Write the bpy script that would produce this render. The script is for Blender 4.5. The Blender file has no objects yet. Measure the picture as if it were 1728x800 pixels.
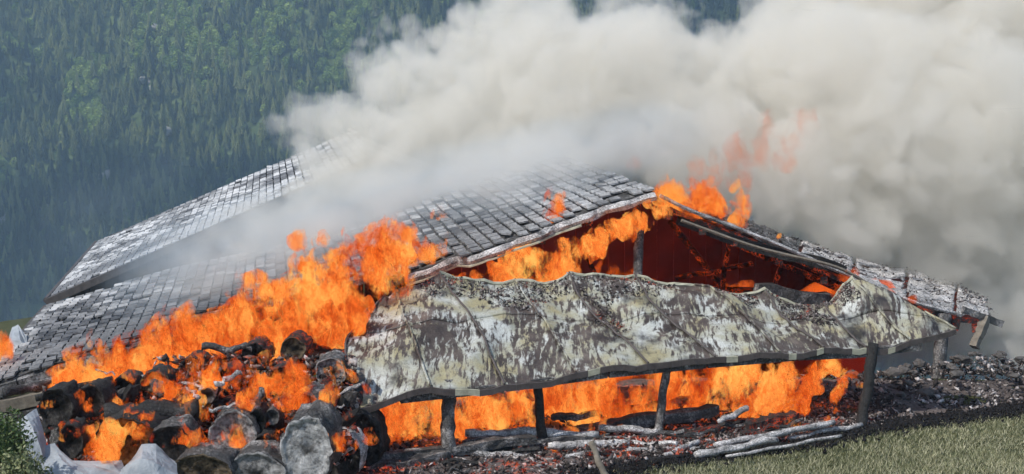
import bpy, math, random
import numpy as np
from mathutils import Vector, noise as mnoise, Matrix
R = math.radians
random.seed(7); rng = np.random.default_rng(7)
S = bpy.context.scene

# ------------------------------------------------------------ camera, sky, sun, exposure
F = 2160.0; PITCH = R(8.43); H = 7.33
cam = bpy.data.objects.new('camera', bpy.data.cameras.new('camera')); S.collection.objects.link(cam); S.camera = cam
cam.data.lens = 45; cam.data.sensor_width = 36; cam.location = (0, 0, H); cam.rotation_euler = (R(90) - PITCH, 0, 0)
cam.data.clip_end = 6000
SUN = Vector((-.5, -.36, .79)).normalized()
w = bpy.data.worlds.new('World'); S.world = w; w.use_nodes = True
sky = w.node_tree.nodes.new('ShaderNodeTexSky'); sky.sky_type = 'NISHITA'; sky.sun_disc = False
sky.sun_elevation = math.asin(SUN.z); sky.sun_rotation = math.atan2(SUN.x, SUN.y)
w.node_tree.links.new(sky.outputs[0], w.node_tree.nodes['Background'].inputs[0])
w.node_tree.nodes['Background'].inputs[1].default_value = 0.15
sun = bpy.data.objects.new('sun', bpy.data.lights.new('sun', 'SUN')); S.collection.objects.link(sun)
sun.data.energy = 3.8; sun.data.angle = R(.5); sun.data.color = (1, .95, .87)
sun.rotation_euler = SUN.to_track_quat('Z', 'Y').to_euler()
S.view_settings.view_transform = 'Standard'; S.view_settings.look = 'None'; S.view_settings.exposure = 0
cy = S.cycles
cy.volume_bounces = 7; cy.max_bounces = 9; cy.transparent_max_bounces = 24; cy.diffuse_bounces = 3
cy.volume_max_steps = 256; cy.use_denoising = True; cy.sample_clamp_indirect = 4
cy.use_adaptive_sampling = True; cy.adaptive_threshold = 0.03

# ------------------------------------------------------------ helpers
def at(px, py, D):
    a = (px - 864) / F; b = (400 - py) / F
    return Vector((a * D, D * (math.cos(PITCH) + b * math.sin(PITCH)), H + D * (-math.sin(PITCH) + b * math.cos(PITCH))))
TH = R(-10.74); dd = Vector((math.sin(TH), math.cos(TH), 0)); ee = Vector((-dd.y, dd.x, 0))   # ridge direction, leftward direction
def link(name, me, m=None, parent=None):
    o = bpy.data.objects.new(name, me); S.collection.objects.link(o)
    if m is not None and me is not None and not me.materials: me.materials.append(m)
    if parent: o.parent = parent
    return o
def empty(name, loc=(0, 0, 0)):
    o = bpy.data.objects.new(name, None); S.collection.objects.link(o); o.location = loc; return o
def tag(o, label=None, cat=None, group=None, kind=None):
    if label: o['label'] = label
    if cat: o['category'] = cat
    if group: o['group'] = group
    if kind: o['kind'] = kind
    return o
def child(name, me, m, parent):
    """mesh in world coordinates put under a thing whose origin is elsewhere"""
    me.transform(Matrix.Translation(-parent.location)); return link(name, me, m, parent)
def mesh(name, V, Fc, smooth=False):
    me = bpy.data.meshes.new(name); me.from_pydata([tuple(v) for v in V], [], Fc)
    if smooth: me.polygons.foreach_set('use_smooth', [True] * len(me.polygons))
    me.update(); return me
def npmesh(name, V, T, smooth=False):
    V = np.asarray(V, np.float32); T = np.asarray(T, np.int32); k = T.shape[1]
    me = bpy.data.meshes.new(name); me.vertices.add(len(V)); me.vertices.foreach_set('co', V.ravel())
    me.loops.add(T.size); me.loops.foreach_set('vertex_index', T.ravel())
    me.polygons.add(len(T)); me.polygons.foreach_set('loop_start', np.arange(0, T.size, k, dtype=np.int32))
    me.polygons.foreach_set('loop_total', np.full(len(T), k, np.int32))
    if smooth: me.polygons.foreach_set('use_smooth', np.ones(len(T), bool))
    me.update(calc_edges=True); return me
BOXF = [(0, 3, 2, 1), (4, 5, 6, 7), (0, 1, 5, 4), (1, 2, 6, 5), (2, 3, 7, 6), (3, 0, 4, 7)]
def nz(p, s=1.0, o=0.0): return mnoise.noise(Vector(p) * s + Vector((o, o * .7, -o)))
def tube(path, radii, sides=8, rough=0.0, seed=0, square=False, cap=True):
    V = []; Fc = []; path = [Vector(p) for p in path]; n = len(path)
    t0 = (path[-1] - path[0]).normalized(); up = Vector((0, 0, 1)) if abs(t0.z) < .9 else Vector((0, 1, 0))
    s = t0.cross(up).normalized(); u = s.cross(t0)
    for i, p in enumerate(path):
        for k in range(sides):
            a = 2 * math.pi * k / sides + (math.pi / 4 if square else 0)
            c, sn = math.cos(a), math.sin(a)
            if square:
                q = 1 / max(abs(c), abs(sn)); c *= q; sn *= q
            r = radii[i]; r *= 1 + rough * mnoise.noise(Vector((c * 1.3 + seed * 3.1, sn * 1.3, i * .8 + seed)))
            V.append(p + s * (c * r) + u * (sn * r))
    for i in range(n - 1):
        for k in range(sides):
            a = i * sides + k; b = i * sides + (k + 1) % sides; Fc.append((a, b, b + sides, a + sides))
    if cap: Fc.append(tuple(range(sides))[::-1]); Fc.append(tuple(range((n - 1) * sides, n * sides)))
    return V, Fc
def lerp_path(a, b, n, bend=0.0, seed=0):
    a = Vector(a); b = Vector(b); out = []
    for i in range(n):
        t = i / (n - 1); p = a.lerp(b, t)
        out.append(p + Vector((nz((t * 3, seed, 0)), nz((t * 3, seed, 5)), nz((t * 3, seed, 9)))) * bend)
    return out

# ---- materials
class M:
    def __init__(s, name):
        s.m = bpy.data.materials.new(name); s.m.use_nodes = True; s.t = s.m.node_tree; s.N = s.t.nodes; s.L = s.t.links
        s.b = s.N['Principled BSDF']; s.out = s.N['Material Output']
    def new(s, typ, **kw):
        n = s.N.new('ShaderNode' + typ)
        for k, v in kw.items(): setattr(n, k, v)
        return n
    def set(s, sock, v):
        if isinstance(v, bpy.types.NodeSocket): s.L.new(v, sock)
        else: sock.default_value = v
    def pos(s): return s.new('NewGeometry').outputs['Position']
    def island(s): return s.new('NewGeometry').outputs['Random Per Island']
    def obj(s): return s.new('TexCoord').outputs['Object']
    def orand(s): return s.new('ObjectInfo').outputs['Random']
    def noise(s, v, scale, det=4, rough=.55, dist=0, col=False):
        n = s.new('TexNoise'); s.set(n.inputs['Vector'], v); n.inputs['Scale'].default_value = scale
        n.inputs['Detail'].default_value = det; n.inputs['Roughness'].default_value = rough; n.inputs['Distortion'].default_value = dist
        return n.outputs['Color' if col else 0]
    def vor(s, v, scale, feat='F1', out='Distance'):
        n = s.new('TexVoronoi', feature=feat); s.set(n.inputs['Vector'], v); n.inputs['Scale'].default_value = scale
        return n.outputs[out]
    def ramp(s, v, stops):
        n = s.new('ValToRGB'); s.set(n.inputs[0], v); e = n.color_ramp.elements
        while len(e) < len(stops): e.new(.5)
        for k, (p, c) in enumerate(stops):
            e[k].position = p; e[k].color = (*c, 1) if isinstance(c, tuple) else (c, c, c, 1)
        return n.outputs[0]
    def math(s, op, a, b=0.0, clamp=False):
        n = s.new('Math', operation=op, use_clamp=clamp); s.set(n.inputs[0], a); s.set(n.inputs[1], b); return n.outputs[0]
    def vm(s, op, a, b=(0, 0, 0), sc=None):
        n = s.new('VectorMath', operation=op); s.set(n.inputs[0], a)
        if op != 'SCALE': s.set(n.inputs[1], b)
        if sc is not None: n.inputs['Scale'].default_value = sc
        return n.outputs['Value'] if op in ('LENGTH', 'DISTANCE', 'DOT_PRODUCT') else n.outputs[0]
    def mix(s, f, a, b, mode='MIX'):
        n = s.new('Mix', data_type='RGBA', blend_type=mode); s.set(n.inputs[0], f)
        for i, x in ((6, a), (7, b)):
            s.set(n.inputs[i], (*x, 1) if isinstance(x, tuple) and len(x) == 3 else x)
        return n.outputs[2]
    def bump(s, h, strength=.5, dist=.03):
        n = s.new('Bump'); s.set(n.inputs['Height'], h); n.inputs['Strength'].default_value = strength; n.inputs['Distance'].default_value = dist
        s.L.new(n.outputs[0], s.b.inputs['Normal'])
    def base(s, c, rough=.8, metal=0.0, spec=.3):
        s.set(s.b.inputs['Base Color'], (*c, 1) if isinstance(c, tuple) else c); s.set(s.b.inputs['Roughness'], rough)
        s.b.inputs['Metallic'].default_value = metal; s.b.inputs['Specular IOR Level'].default_value = spec
        return s
    def glow(s, mask, col, strength):
        s.set(s.b.inputs['Emission Color'], (*col, 1) if isinstance(col, tuple) else col); s.L.new(s.math('MULTIPLY', mask, strength), s.b.inputs['Emission Strength'])
        s.m.cycles.emission_sampling = 'NONE'

def mat_char(name, dark=.018, ash=.32, amt=.5, scale=1.0, ember=0.0, squares=True, tint=(1, .97, .95)):
    a = M(name); p = a.obj(); q = a.vm('ADD', p, a.vm('SCALE', a.noise(p, 6 * scale, 3, col=True), sc=.08))
    crack = a.vor(q, 16 * scale, 'DISTANCE_TO_EDGE') if squares else a.noise(q, 20 * scale, 3)
    n = a.noise(p, 3.2 * scale, 6, .65); f = a.noise(p, 24 * scale, 4, .7)
    c = a.ramp(a.math('ADD', a.math('MULTIPLY', n, .65), a.math('MULTIPLY', f, .35)),
               [(.34, tuple(dark * k for k in tint)), (.72 - .3 * amt, tuple(dark * 3.2 * k for k in tint)), (.93 - .36 * amt, tuple(ash * k for k in tint))])
    c = a.mix(a.ramp(crack, [(0, 1.), (.06, 0.)]), c, (dark * .4, dark * .4, dark * .4))
    a.base(c, .75, spec=.25); a.bump(a.math('ADD', a.math('MINIMUM', crack, .12), a.math('MULTIPLY', f, .2)), .8, .06)
    if ember:
        e = a.ramp(a.math('MULTIPLY', a.noise(p, 5 * scale, 4, .6), a.ramp(crack, [(0, 1.), (.16, .55)])), [(.62 - ember * .3, 0.), (.72, 1.)])
        a.glow(e, (.9, .09, .012), .75)
    return a.m
MAT = {}
MAT['char'] = mat_char('charred_wood', dark=.03, ash=.5, amt=.72)
MAT['char_dark'] = mat_char('black_charcoal', dark=.014, ash=.2, amt=.45)
MAT['char_ash'] = mat_char('ash_crusted_wood', dark=.09, ash=.75, amt=.95)
MAT['char_ember'] = mat_char('glowing_charred_wood', dark=.015, ash=.2, amt=.35, ember=.75)
MAT['bark'] = mat_char('burnt_bark', dark=.03, ash=.42, amt=.68, scale=.8)
def mat_endgrain(name, c0, c1, c2, hole=.0):
    a = M(name); p = a.obj(); q = a.vm('ADD', p, a.vm('SCALE', a.noise(p, 3, 4, .6, col=True), sc=.22))
    sx = a.new('SeparateXYZ'); a.L.new(q, sx.inputs[0])
    x = a.math('SUBTRACT', sx.outputs[0], .11); z = a.math('SUBTRACT', sx.outputs[2], .11)
    r = a.math('SQRT', a.math('ADD', a.math('MULTIPLY', x, x), a.math('MULTIPLY', z, z)))
    ang = a.math('ARCTAN2', x, z)
    ring = a.math('SINE', a.math('MULTIPLY', r, 80))
    cv = a.new('CombineXYZ'); a.L.new(a.math('MULTIPLY', ang, 3), cv.inputs[0]); a.L.new(a.math('MULTIPLY', r, 1.2), cv.inputs[1])
    cr = a.noise(cv.outputs[0], 2.6, 4, .7)
    n = a.noise(p, 7, 6, .7)
    v = a.math('ADD', a.math('MULTIPLY', n, .8), a.math('ADD', a.math('MULTIPLY', ring, .018), a.math('MULTIPLY', a.math('SUBTRACT', cr, .5), .35)))
    c = a.ramp(v, [(.26, c0), (.42, c1), (.62, c2)])
    c = a.mix(a.ramp(a.math('ADD', r, a.math('MULTIPLY', a.math('SUBTRACT', n, .5), .3)), [(.03 + hole, 1.), (.2 + hole, 0.)]), c, tuple(k * .5 for k in c0))
    a.base(c, .85, spec=.15); a.bump(a.math('ADD', a.math('MULTIPLY', ring, .05), a.math('ADD', n, cr)), .8, .05); return a.m
MAT['end_grey'] = mat_endgrain('scorched_end_grain', (.06, .06, .06), (.3, .295, .29), (.6, .59, .58))
MAT['end_light'] = mat_endgrain('ash_white_end_grain', (.14, .138, .136), (.42, .415, .41), (.72, .72, .72), -.05)
MAT['end_dark'] = mat_endgrain('blackened_end_grain', (.008, .008, .008), (.035, .032, .03), (.11, .105, .1))
MAT['end_brown'] = mat_endgrain('brown_end_grain', (.02, .017, .013), (.11, .085, .055), (.28, .22, .16), -.02)
MAT['end_yellow'] = mat_endgrain('yellow_rotten_end_grain', (.03, .02, .008), (.2, .11, .04), (.36, .21, .08), -.05)
def mat_tile(name, cols, soot=(0, 0)):
    a = M(name); r = a.island(); p = a.pos(); n = a.noise(p, 2.2, 5, .7); f = a.noise(p, 17, 4, .75)
    big = a.noise(p, .38, 3, .6)
    v = a.math('ADD', a.math('MULTIPLY', r, .22), a.math('ADD', a.math('MULTIPLY', n, .38), a.math('MULTIPLY', f, .4)))
    c = a.ramp(v, [(.36, cols[0]), (.47, cols[1]), (.6, cols[2])])
    c = a.mix(a.ramp(big, [(.47, 0.), (.58, .8)]), c, a.ramp(v, [(.35, (.02, .02, .022)), (.7, (.17, .17, .18))]))
    if soot[1]:   # scorched patch spreading from where the eave burned through
        dist = a.vm('DISTANCE', a.vm('ADD', p, a.vm('SCALE', a.noise(p, 1.1, 4, col=True), sc=2.4)), tuple(at(*soot[0])))
        c = a.mix(a.ramp(a.math('DIVIDE', dist, soot[1]), [(.4, .95), (1., 0.)]), c, a.ramp(v, [(.35, (.015, .015, .016)), (.7, (.11, .11, .115))]))
    a.base(c, .55, spec=.5); a.bump(a.math('ADD', f, n), .35, .02); return a.m
MAT['tile'] = mat_tile('ash_dusted_roof_tile', ((.06, .06, .063), (.24, .238, .235), (.56, .555, .55)), soot=((560, 560, 27), 8.5))
MAT['tile2'] = mat_tile('pale_roof_tile', ((.08, .082, .087), (.36, .365, .37), (.7, .7, .7)))
def mat_sheet():
    a = M('blistered_painted_sheet_metal'); p = a.pos(); st = a.vm('ADD', a.vm('MULTIPLY', p, (2.9, .75, .65)), a.vm('SCALE', a.noise(p, 1.5, 3, col=True), sc=.5))
    n = a.noise(st, 4.6, 6, .68, .1); b = a.noise(p, 1.0, 4, .6); f = a.noise(p, 30, 3, .7)
    v = a.math('ADD', a.math('MULTIPLY', n, .6), a.math('MULTIPLY', b, .4))
    light = a.ramp(a.noise(p, 1.7, 4), [(.36, (.38, .34, .2)), (.5, (.41, .41, .33)), (.62, (.56, .58, .55))])
    rust = a.ramp(a.noise(p, 2.3, 5, .6), [(.38, (.035, .026, .024)), (.55, (.085, .065, .058)), (.7, (.17, .14, .12))])
    k = a.ramp(v, [(.47, 0.), (.525, 1.)])
    c = a.mix(k, rust, light)
    c = a.mix(a.ramp(f, [(.45, 0.), (.7, .5)]), c, (.14, .12, .1))
    c = a.mix(a.ramp(a.noise(p, .62, 5, .65), [(.56, 0.), (.66, .9)]), c, (.02, .018, .02))
    a.base(c, .5, spec=.4); a.bump(a.math('ADD', a.math('MULTIPLY', k, .6), a.math('MULTIPLY', f, .5)), .35, .02); return a
_s = mat_sheet(); MAT['sheet'] = _s.m
def mat_plain(name, c, rough=.8, var=.4, scale=4, bump=.4, metal=0):
    a = M(name); p = a.pos(); n = a.noise(p, scale, 6, .7)
    a.base(a.ramp(n, [(.3, tuple(k * (1 - var) for k in c)), (.7, tuple(k * (1 + var) for k in c))]), rough, metal); a.bump(n, bump, .03); return a.m
MAT['fascia'] = mat_plain('brown_metal_flashing', (.1, .085, .08), .5, .35, 6)
MAT['fascia_pale'] = mat_plain('peeled_pale_flashing', (.42, .41, .31), .6, .3, 8)
MAT['wall_purple'] = mat_plain('dark_weathered_boards', (.055, .05, .055), .9, .3, 2)
MAT['timber'] = mat_plain('grey_weathered_timber', (.2, .175, .14), .8, .4, 9)
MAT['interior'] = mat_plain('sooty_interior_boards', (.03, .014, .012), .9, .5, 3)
MAT['rock'] = mat_plain('pale_rock', (.42, .4, .37), .9, .3, .2)
MAT['rubble'] = None
def mat_rubble(name, ember, ash=.45):
    a = M(name); p = a.pos(); r = a.island(); n = a.noise(p, 9, 5, .7)
    v = a.math('ADD', a.math('MULTIPLY', r, .6), a.math('MULTIPLY', n, .5))
    c = a.ramp(v, [(.25, (.016, .014, .014)), (.5, (.07, .058, .055)), (.72, (.2, .17, .16)), (.88, (ash, ash * .93, ash * .9))])
    a.base(c, .9, spec=.2); a.bump(n, .8, .04)
    if ember:
        e = a.math('MULTIPLY', a.ramp(a.noise(p, 1.6, 4, .6), [(.62 - ember, 0.), (.74 - ember, 1.)]), a.ramp(a.noise(p, 11, 3, .6), [(.48, 0.), (.62, 1.)]))
        sx = a.new('SeparateXYZ'); a.L.new(p, sx.inputs[0]); e = a.math('MULTIPLY', e, a.ramp(a.math('MULTIPLY', sx.outputs[0], .1), [(.62, 1.), (.72, 0.)]))
        a.glow(e, a.ramp(n, [(.4, (.55, .03, .012)), (.65, (.95, .2, .03))]), .8)
    return a.m
MAT['rubble'] = mat_rubble('ash_and_rubble', 0, .3)
MAT['rubble_pale'] = mat_rubble('pale_flaking_ash', 0, .75)
MAT['stone'] = mat_plain('sooty_stone', (.1, .093, .088), .95, .6, 7, .8)
MAT['embers'] = mat_rubble('glowing_embers_and_ash', .13, .6)
MAT['roofdebris'] = mat_rubble('reddish_burnt_debris', .06, .4)
# ---- flame: a thin burning sheet of gas, emissive, with real gaps
def mat_flame(name, lo, mid, hi, thr=.42, strength=1.0, scale=6.5, dense=15.0, step=.05):
    """burning gas: a volume that glows as strongly as it is opaque"""
    a = M(name); a.N.remove(a.b); p = a.pos()
    g = a.vm('MULTIPLY', p, (1, 1, .55))
    wv = a.vm('SCALE', a.vm('SUBTRACT', a.noise(g, 2.6, 4, .65, col=True), (.5, .5, .5)), sc=.85)
    q = a.vm('ADD', g, wv)
    n1 = a.noise(q, scale * .8, 2, .6, .8); n2 = a.noise(q, scale * .28, 2, .5)
    rid = a.math('SUBTRACT', 1, a.math('MULTIPLY', a.math('ABSOLUTE', a.math('SUBTRACT', n1, .5)), 15), True)
    n3 = a.noise(q, scale * 2.1, 1, .5, .6); rid2 = a.math('SUBTRACT', 1, a.math('MULTIPLY', a.math('ABSOLUTE', a.math('SUBTRACT', n3, .5)), 13), True)
    body = a.math('ADD', n2, a.math('ADD', a.math('MULTIPLY', a.math('SUBTRACT', n1, .5), .8), a.math('MULTIPLY', rid, .05)))
    mask = a.ramp(body, [(thr - .04, 0.), (thr + .07, 1.)])
    heat = a.math('ADD', a.math('MULTIPLY', a.math('SUBTRACT', body, thr), 1.5), a.math('MULTIPLY', a.math('MAXIMUM', rid, a.math('MULTIPLY', rid2, .75)), .8))
    heat = a.math('ADD', heat, a.math('MULTIPLY', a.math('SUBTRACT', a.noise(q, 1.15, 2, .5), .5), 1.5))
    c = a.ramp(heat, [(-.0, lo), (.26, mid), (.5, (1, .18, .014)), (.85, hi)])
    d = a.math('MULTIPLY', mask, dense)
    em = a.new('Emission'); a.L.new(c, em.inputs[0]); a.L.new(a.math('MULTIPLY', d, strength), em.inputs[1])
    ab = a.new('VolumeAbsorption'); ab.inputs[0].default_value = (0, 0, 0, 1); a.L.new(d, ab.inputs[1])
    ad = a.new('AddShader'); a.L.new(em.outputs[0], ad.inputs[0]); a.L.new(ab.outputs[0], ad.inputs[1]); a.L.new(ad.outputs[0], a.out.inputs['Volume'])
    a.m.cycles.volume_step_rate = step; return a.m
MAT['flame'] = mat_flame('orange_flame', (.30, .012, .002), (.90, .105, .007), (1.0, .55, .12), .59, 1.12)
MAT['flame_open'] = mat_flame('torn_orange_flame', (.33, .014, .003), (.92, .115, .008), (1.0, .52, .11), .63, 1.12, 7.2)
MAT['flame_low'] = mat_flame('licking_orange_flame', (.33, .014, .003), (.92, .115, .008), (1.0, .5, .1), .55, 1.1, 8.5, 9)
MAT['flame_faint'] = mat_flame('faint_orange_flame', (.50, .08, .03), (.85, .2, .06), (.9, .28, .1), .56, .8, 6.8, .9)
MAT['flame_red'] = mat_flame('dull_red_flame', (.08, .005, .003), (.25, .018, .006), (.8, .1, .014), .46, 1.0, 4.6, 5)

# ------------------------------------------------------------ ground and mountain
def ground_z(x, y):
    z = 0.0
    z += .035 * nz((x, y, 0), .35) * 3
    if x < -7: z -= .28 * (-7 - x)**1.0 * .6
    if x > 5.5 and y > 27.9: z -= .36 * (min(y, 40) - 27.9) * min(1, (x - 5.5) / 2)
    if y > 40:
        t = y - 40; z -= .0 if t < 0 else (t * .62 * min(1, t / 25))
    return z
def grid(name, xs, ys, fz, m, smooth=True):
    V = np.array([(x, y, fz(x, y)) for y in ys for x in xs]); nx = len(xs); T = []
    for j in range(len(ys) - 1):
        for i in range(nx - 1):
            a = j * nx + i; T.append((a, a + 1, a + nx + 1, a + nx))
    return link(name, npmesh(name, V, T, smooth), m)
a = M('meadow_ground'); p = a.pos()
n = a.noise(p, 1.4, 6, .7); c = a.ramp(n, [(.3, (.04, .048, .02)), (.6, (.08, .085, .04)), (.8, (.13, .12, .06))])
a.base(c, .95, spec=.1); a.bump(a.noise(p, 40, 3), .6, .03); MAT['meadow'] = a.m
xs = np.concatenate([np.linspace(-320, -30, 12), np.linspace(-24, 24, 49), np.linspace(30, 320, 12)])
ys = np.concatenate([np.linspace(-60, 8, 8), np.linspace(10, 60, 51), np.linspace(66, 440, 26)])
tag(grid('ground', xs, ys, ground_z, MAT['meadow']), kind='structure')
def mz(x, y):
    t = y - 600
    z = -262 + .80 * t
    z += 34 * nz((x, y * .35, 0), 1 / 170., 3) + 15 * nz((x, y * .5, 0), 1 / 62., 8) + 5 * nz((x, y, 0), 1 / 22., 1)
    if y < 620: z = max(z, -262 + (y - 620) * .05 + 4 * nz((x, y, 0), .02))
    if t > 640: z -= (t - 640) * .75
    return z
a = M('forest_floor_and_scree'); p = a.pos(); n = a.noise(p, .016, 6, .7)
a.base(a.ramp(n, [(.35, (.04, .06, .025)), (.5, (.1, .14, .05)), (.66, (.2, .26, .09))]), .95, spec=.1)
MAT['floor'] = a.m
tag(grid('mountainside', np.linspace(-760, 760, 190), np.linspace(400, 1420, 150), mz, MAT['floor']), kind='structure')

# unseen clouds added above the frame to shade the slope around its upper middle
def shade_cloud(name, spots, z):
    import bmesh
    bm = bmesh.new()
    for (x, y, r_) in spots:
        p = Vector((x, y, mz(x, y))); t = (z - p.z) / SUN.z; c = p + SUN * t
        res = bmesh.ops.create_icosphere(bm, subdivisions=3, radius=1)
        for v in res['verts']:
            n_ = v.co.copy(); v.co = c + Vector((n_.x * r_, n_.y * r_, n_.z * r_ * .35)) * (1 + .35 * mnoise.noise(n_ * 1.7 + c * .01) + .2 * mnoise.noise(n_ * 4 + c * .01))
    me = bpy.data.meshes.new(name); bm.to_mesh(me); bm.free(); me.polygons.foreach_set('use_smooth', [True] * len(me.polygons))
    return link(name, me, mat_plain('shade_cloud_white', (.8, .8, .8), 1, .05, .01, 0))
sp_ = []
for y_ in range(600, 1400, 55):
    for x_ in range(-700, 701, 55):
        q_ = (x_ + random.uniform(-15, 15), y_ + random.uniform(-15, 15)); lim = 862 + 40 * nz((x_, 0, 0), .006)
        if -355 < x_ < 90 and y_ > lim: continue
        if x_ <= -355 and 885 < y_ < 1000: continue
        if random.random() < .06: continue
        sp_.append((*q_, random.uniform(34, 42)))
tag(shade_cloud('shade_cloud', sp_, 620), kind='structure')

# conifer crowns: tiers of ragged branches round a tapered trunk
def conifer_meshes(seed, h=1.0):
    r = random.Random(seed); V = []; Fc = []; tiers = 8; n = 9
    for t in range(tiers):
        z0 = .1 + .86 * t / tiers; rad = .19 * (1 - t / tiers)**.85 + .02; top = z0 + .24 * (1 - .5 * t / tiers)
        b = len(V); V.append((0, 0, min(top, 1.02)))
        for k in range(n * 2):
            an = math.pi * k / n + r.uniform(-.12, .12) + t
            q = rad * (1.0 if k % 2 else .42) * r.uniform(.72, 1.2); V.append((q * math.cos(an), q * math.sin(an), z0 - (.035 if k % 2 else -.02) + r.uniform(-.015, .015)))
        for k in range(n * 2): Fc.append((b, b + 1 + k, b + 1 + (k + 1) % (n * 2)))
    crown = mesh('conifer_crown', V, Fc)
    V, Fc = tube([(0, 0, -.1), (0, 0, .3), (0, 0, .9)], [.018, .014, .003], 5)
    return crown, mesh('conifer_trunk', V, Fc)
def leaf_mat(name, c0, c1, c2, rnd):
    a = M(name); p = a.pos()
    r = a.orand() if rnd else a.island()
    v = a.math('ADD', a.math('MULTIPLY', r, .45), a.math('MULTIPLY', a.noise(p, .012, 4, .6), .75))
    a.base(a.ramp(v, [(.38, c0), (.58, c1), (.78, c2)]), .9, spec=.1); return a.m
MAT['conifer'] = leaf_mat('spruce_needles', (.03, .046, .022), (.095, .12, .045), (.27, .3, .11), True)
MAT['broadleaf'] = leaf_mat('bright_hillside_leaves', (.14, .23, .05), (.27, .38, .08), (.4, .5, .13), True)
MAT['trunk'] = mat_plain('spruce_bark', (.07, .05, .035), .9)
protos = [conifer_meshes(s) for s in range(4)]
for cr, tr in protos: cr.materials.append(MAT['conifer']); tr.materials.append(MAT['trunk'])
# a rounded broadleaf crown of leaf clumps
def broadleaf(seed):
    r = random.Random(seed); V = []; T = []
    for k in range(320):
        d = Vector((r.gauss(0, 1), r.gauss(0, 1), r.gauss(0, 1))).normalized() * r.uniform(.6, 1)**.5
        c = Vector((d.x * .34, d.y * .34, .5 + d.z * .42)); s = r.uniform(.05, .11)
        b = len(V)
        for _ in range(3): V.append(c + Vector((r.uniform(-s, s), r.uniform(-s, s), r.uniform(-s, s))))
        T.append((b, b + 1, b + 2))
    return mesh('broadleaf_crown', V, T)
bl = broadleaf(1); bl.materials.append(MAT['broadleaf'])
# tree positions on the slope; avalanche gullies and clearings stay open
def gully(x, y):
    g = x + 155 + (984 - y) * .38 + 6 * nz((0, y, 0), .03)     # bright streaks below the summit
    g2 = x + 112 + (984 - y) * .25 + 8 * nz((4, y, 0), .03)
    g3 = x + 272 - (984 - y) * .05 + 6 * nz((7, y, 0), .03)
    return min(abs(g) / 6, abs(g2) / 10, abs(g3) / 4) if y > 905 else 9
def sunny(x, y): return y > 912 and -300 < x < -60 and nz((x, y, 9), 1 / 26., 2) > .12 or 895 < y < 935 and x < -290 and nz((x, y, 9), 1 / 22., 2) > .1
pts = []
for _ in range(52000):
    x = random.uniform(-620, 620); y = random.uniform(640, 1180)
    if gully(x, y) < 1 and random.random() < .93: continue
    if nz((x, y, 2), 1 / 40., 5) > .36 and random.random() < .8: continue
    if sunny(x, y) and random.random() < .8: continue
    pts.append((x, y))
cell = {}; keep = []
for x, y in pts:
    k = (int(x // 4.3), int(y // 4.3))
    if k in cell: continue
    cell[k] = 1; keep.append((x, y, mz(x, y)))
def projpx(p):
    x, y, z = p; z -= H; f = y * math.cos(PITCH) - z * math.sin(PITCH); u = y * math.sin(PITCH) + z * math.cos(PITCH)
    return 864 + F * x / f, 400 - F * u / f, f
near = [(projpx(k)[2], k) for k in keep]
near = sorted([(f, k) for f, k in near if 2 < projpx(k)[0] < 460 and -10 < projpx(k)[1] < 500 and projpx(k)[1] < 505 - .55 * max(0, projpx(k)[0] - 90)])
chosen = set(k for f, k in near[:300])
LIGHTX = ['among the lowest on the slope']
for i, (f, k) in enumerate(near[:300]):
    cr, tr = protos[i % 4]; r = empty('spruce_tree', k); s = random.uniform(11, 18); r.scale = (s, s, s); r.rotation_euler.z = random.uniform(0, 6)
    tag(r, 'dark spruce tree among the lowest in view on the hazy forested mountainside', 'tree', 'spruce trees on the lower mountainside')
    link('crown', cr, None, r); link('trunk', tr, None, r)
rest = [k for k in keep if k not in chosen]
def scatter(name, points, insts, smin, smax, seed):
    """one stuff object: tree crowns spread over the slope"""
    col = bpy.data.collections.new(name + '_sources')
    for n_, me in insts: o = bpy.data.objects.new(n_, me); col.objects.link(o)
    me = bpy.data.meshes.new(name); me.from_pydata([tuple(p) for p in points], [], [])
    ng = bpy.data.node_groups.new(name, 'GeometryNodeTree'); ng.interface.new_socket('Geometry', in_out='INPUT', socket_type='NodeSocketGeometry')
    ng.interface.new_socket('Geometry', in_out='OUTPUT', socket_type='NodeSocketGeometry'); N = ng.nodes; L = ng.links
    gi = N.new('NodeGroupInput'); go = N.new('NodeGroupOutput'); ip = N.new('GeometryNodeInstanceOnPoints'); ci = N.new('GeometryNodeCollectionInfo')
    ci.inputs['Collection'].default_value = col; ci.inputs['Separate Children'].default_value = True; ci.inputs['Reset Children'].default_value = True
    ip.inputs['Pick Instance'].default_value = True
    rv = N.new('FunctionNodeRandomValue'); rv.data_type = 'FLOAT'; rv.inputs[2].default_value = smin; rv.inputs[3].default_value = smax; rv.inputs['Seed'].default_value = seed
    rr = N.new('FunctionNodeRandomValue'); rr.data_type = 'FLOAT_VECTOR'; rr.inputs[0].default_value = (-.05, -.05, 0); rr.inputs[1].default_value = (.05, .05, 6.28)
    ri = N.new('FunctionNodeRandomValue'); ri.data_type = 'INT'; ri.inputs[4].default_value = 0; ri.inputs[5].default_value = len(insts) - 1
    L.new(gi.outputs[0], ip.inputs['Points']); L.new(ci.outputs[0], ip.inputs['Instance']); L.new(rv.outputs[1], ip.inputs['Scale'])
    L.new(rr.outputs[0], ip.inputs['Rotation']); L.new(ri.outputs[2], ip.inputs['Instance Index']); L.new(ip.outputs[0], go.inputs[0])
    o = link(name, me); md = o.modifiers.new('scatter', 'NODES'); md.node_group = ng; return o
tag(scatter('forest', rest, [('crown', p[0]) for p in protos], 8, 19, 1), 'dense dark spruce forest covering the whole mountainside', kind='stuff')
bp = []
for _ in range(22000):
    x = random.uniform(-600, 300); y = random.uniform(650, 1120)
    if gully(x, y) < 1.4 or sunny(x, y) or nz((x, y, 2), 1 / 40., 5) > .34 or random.random() < .06: bp.append((x, y, mz(x, y) - .8))
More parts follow.
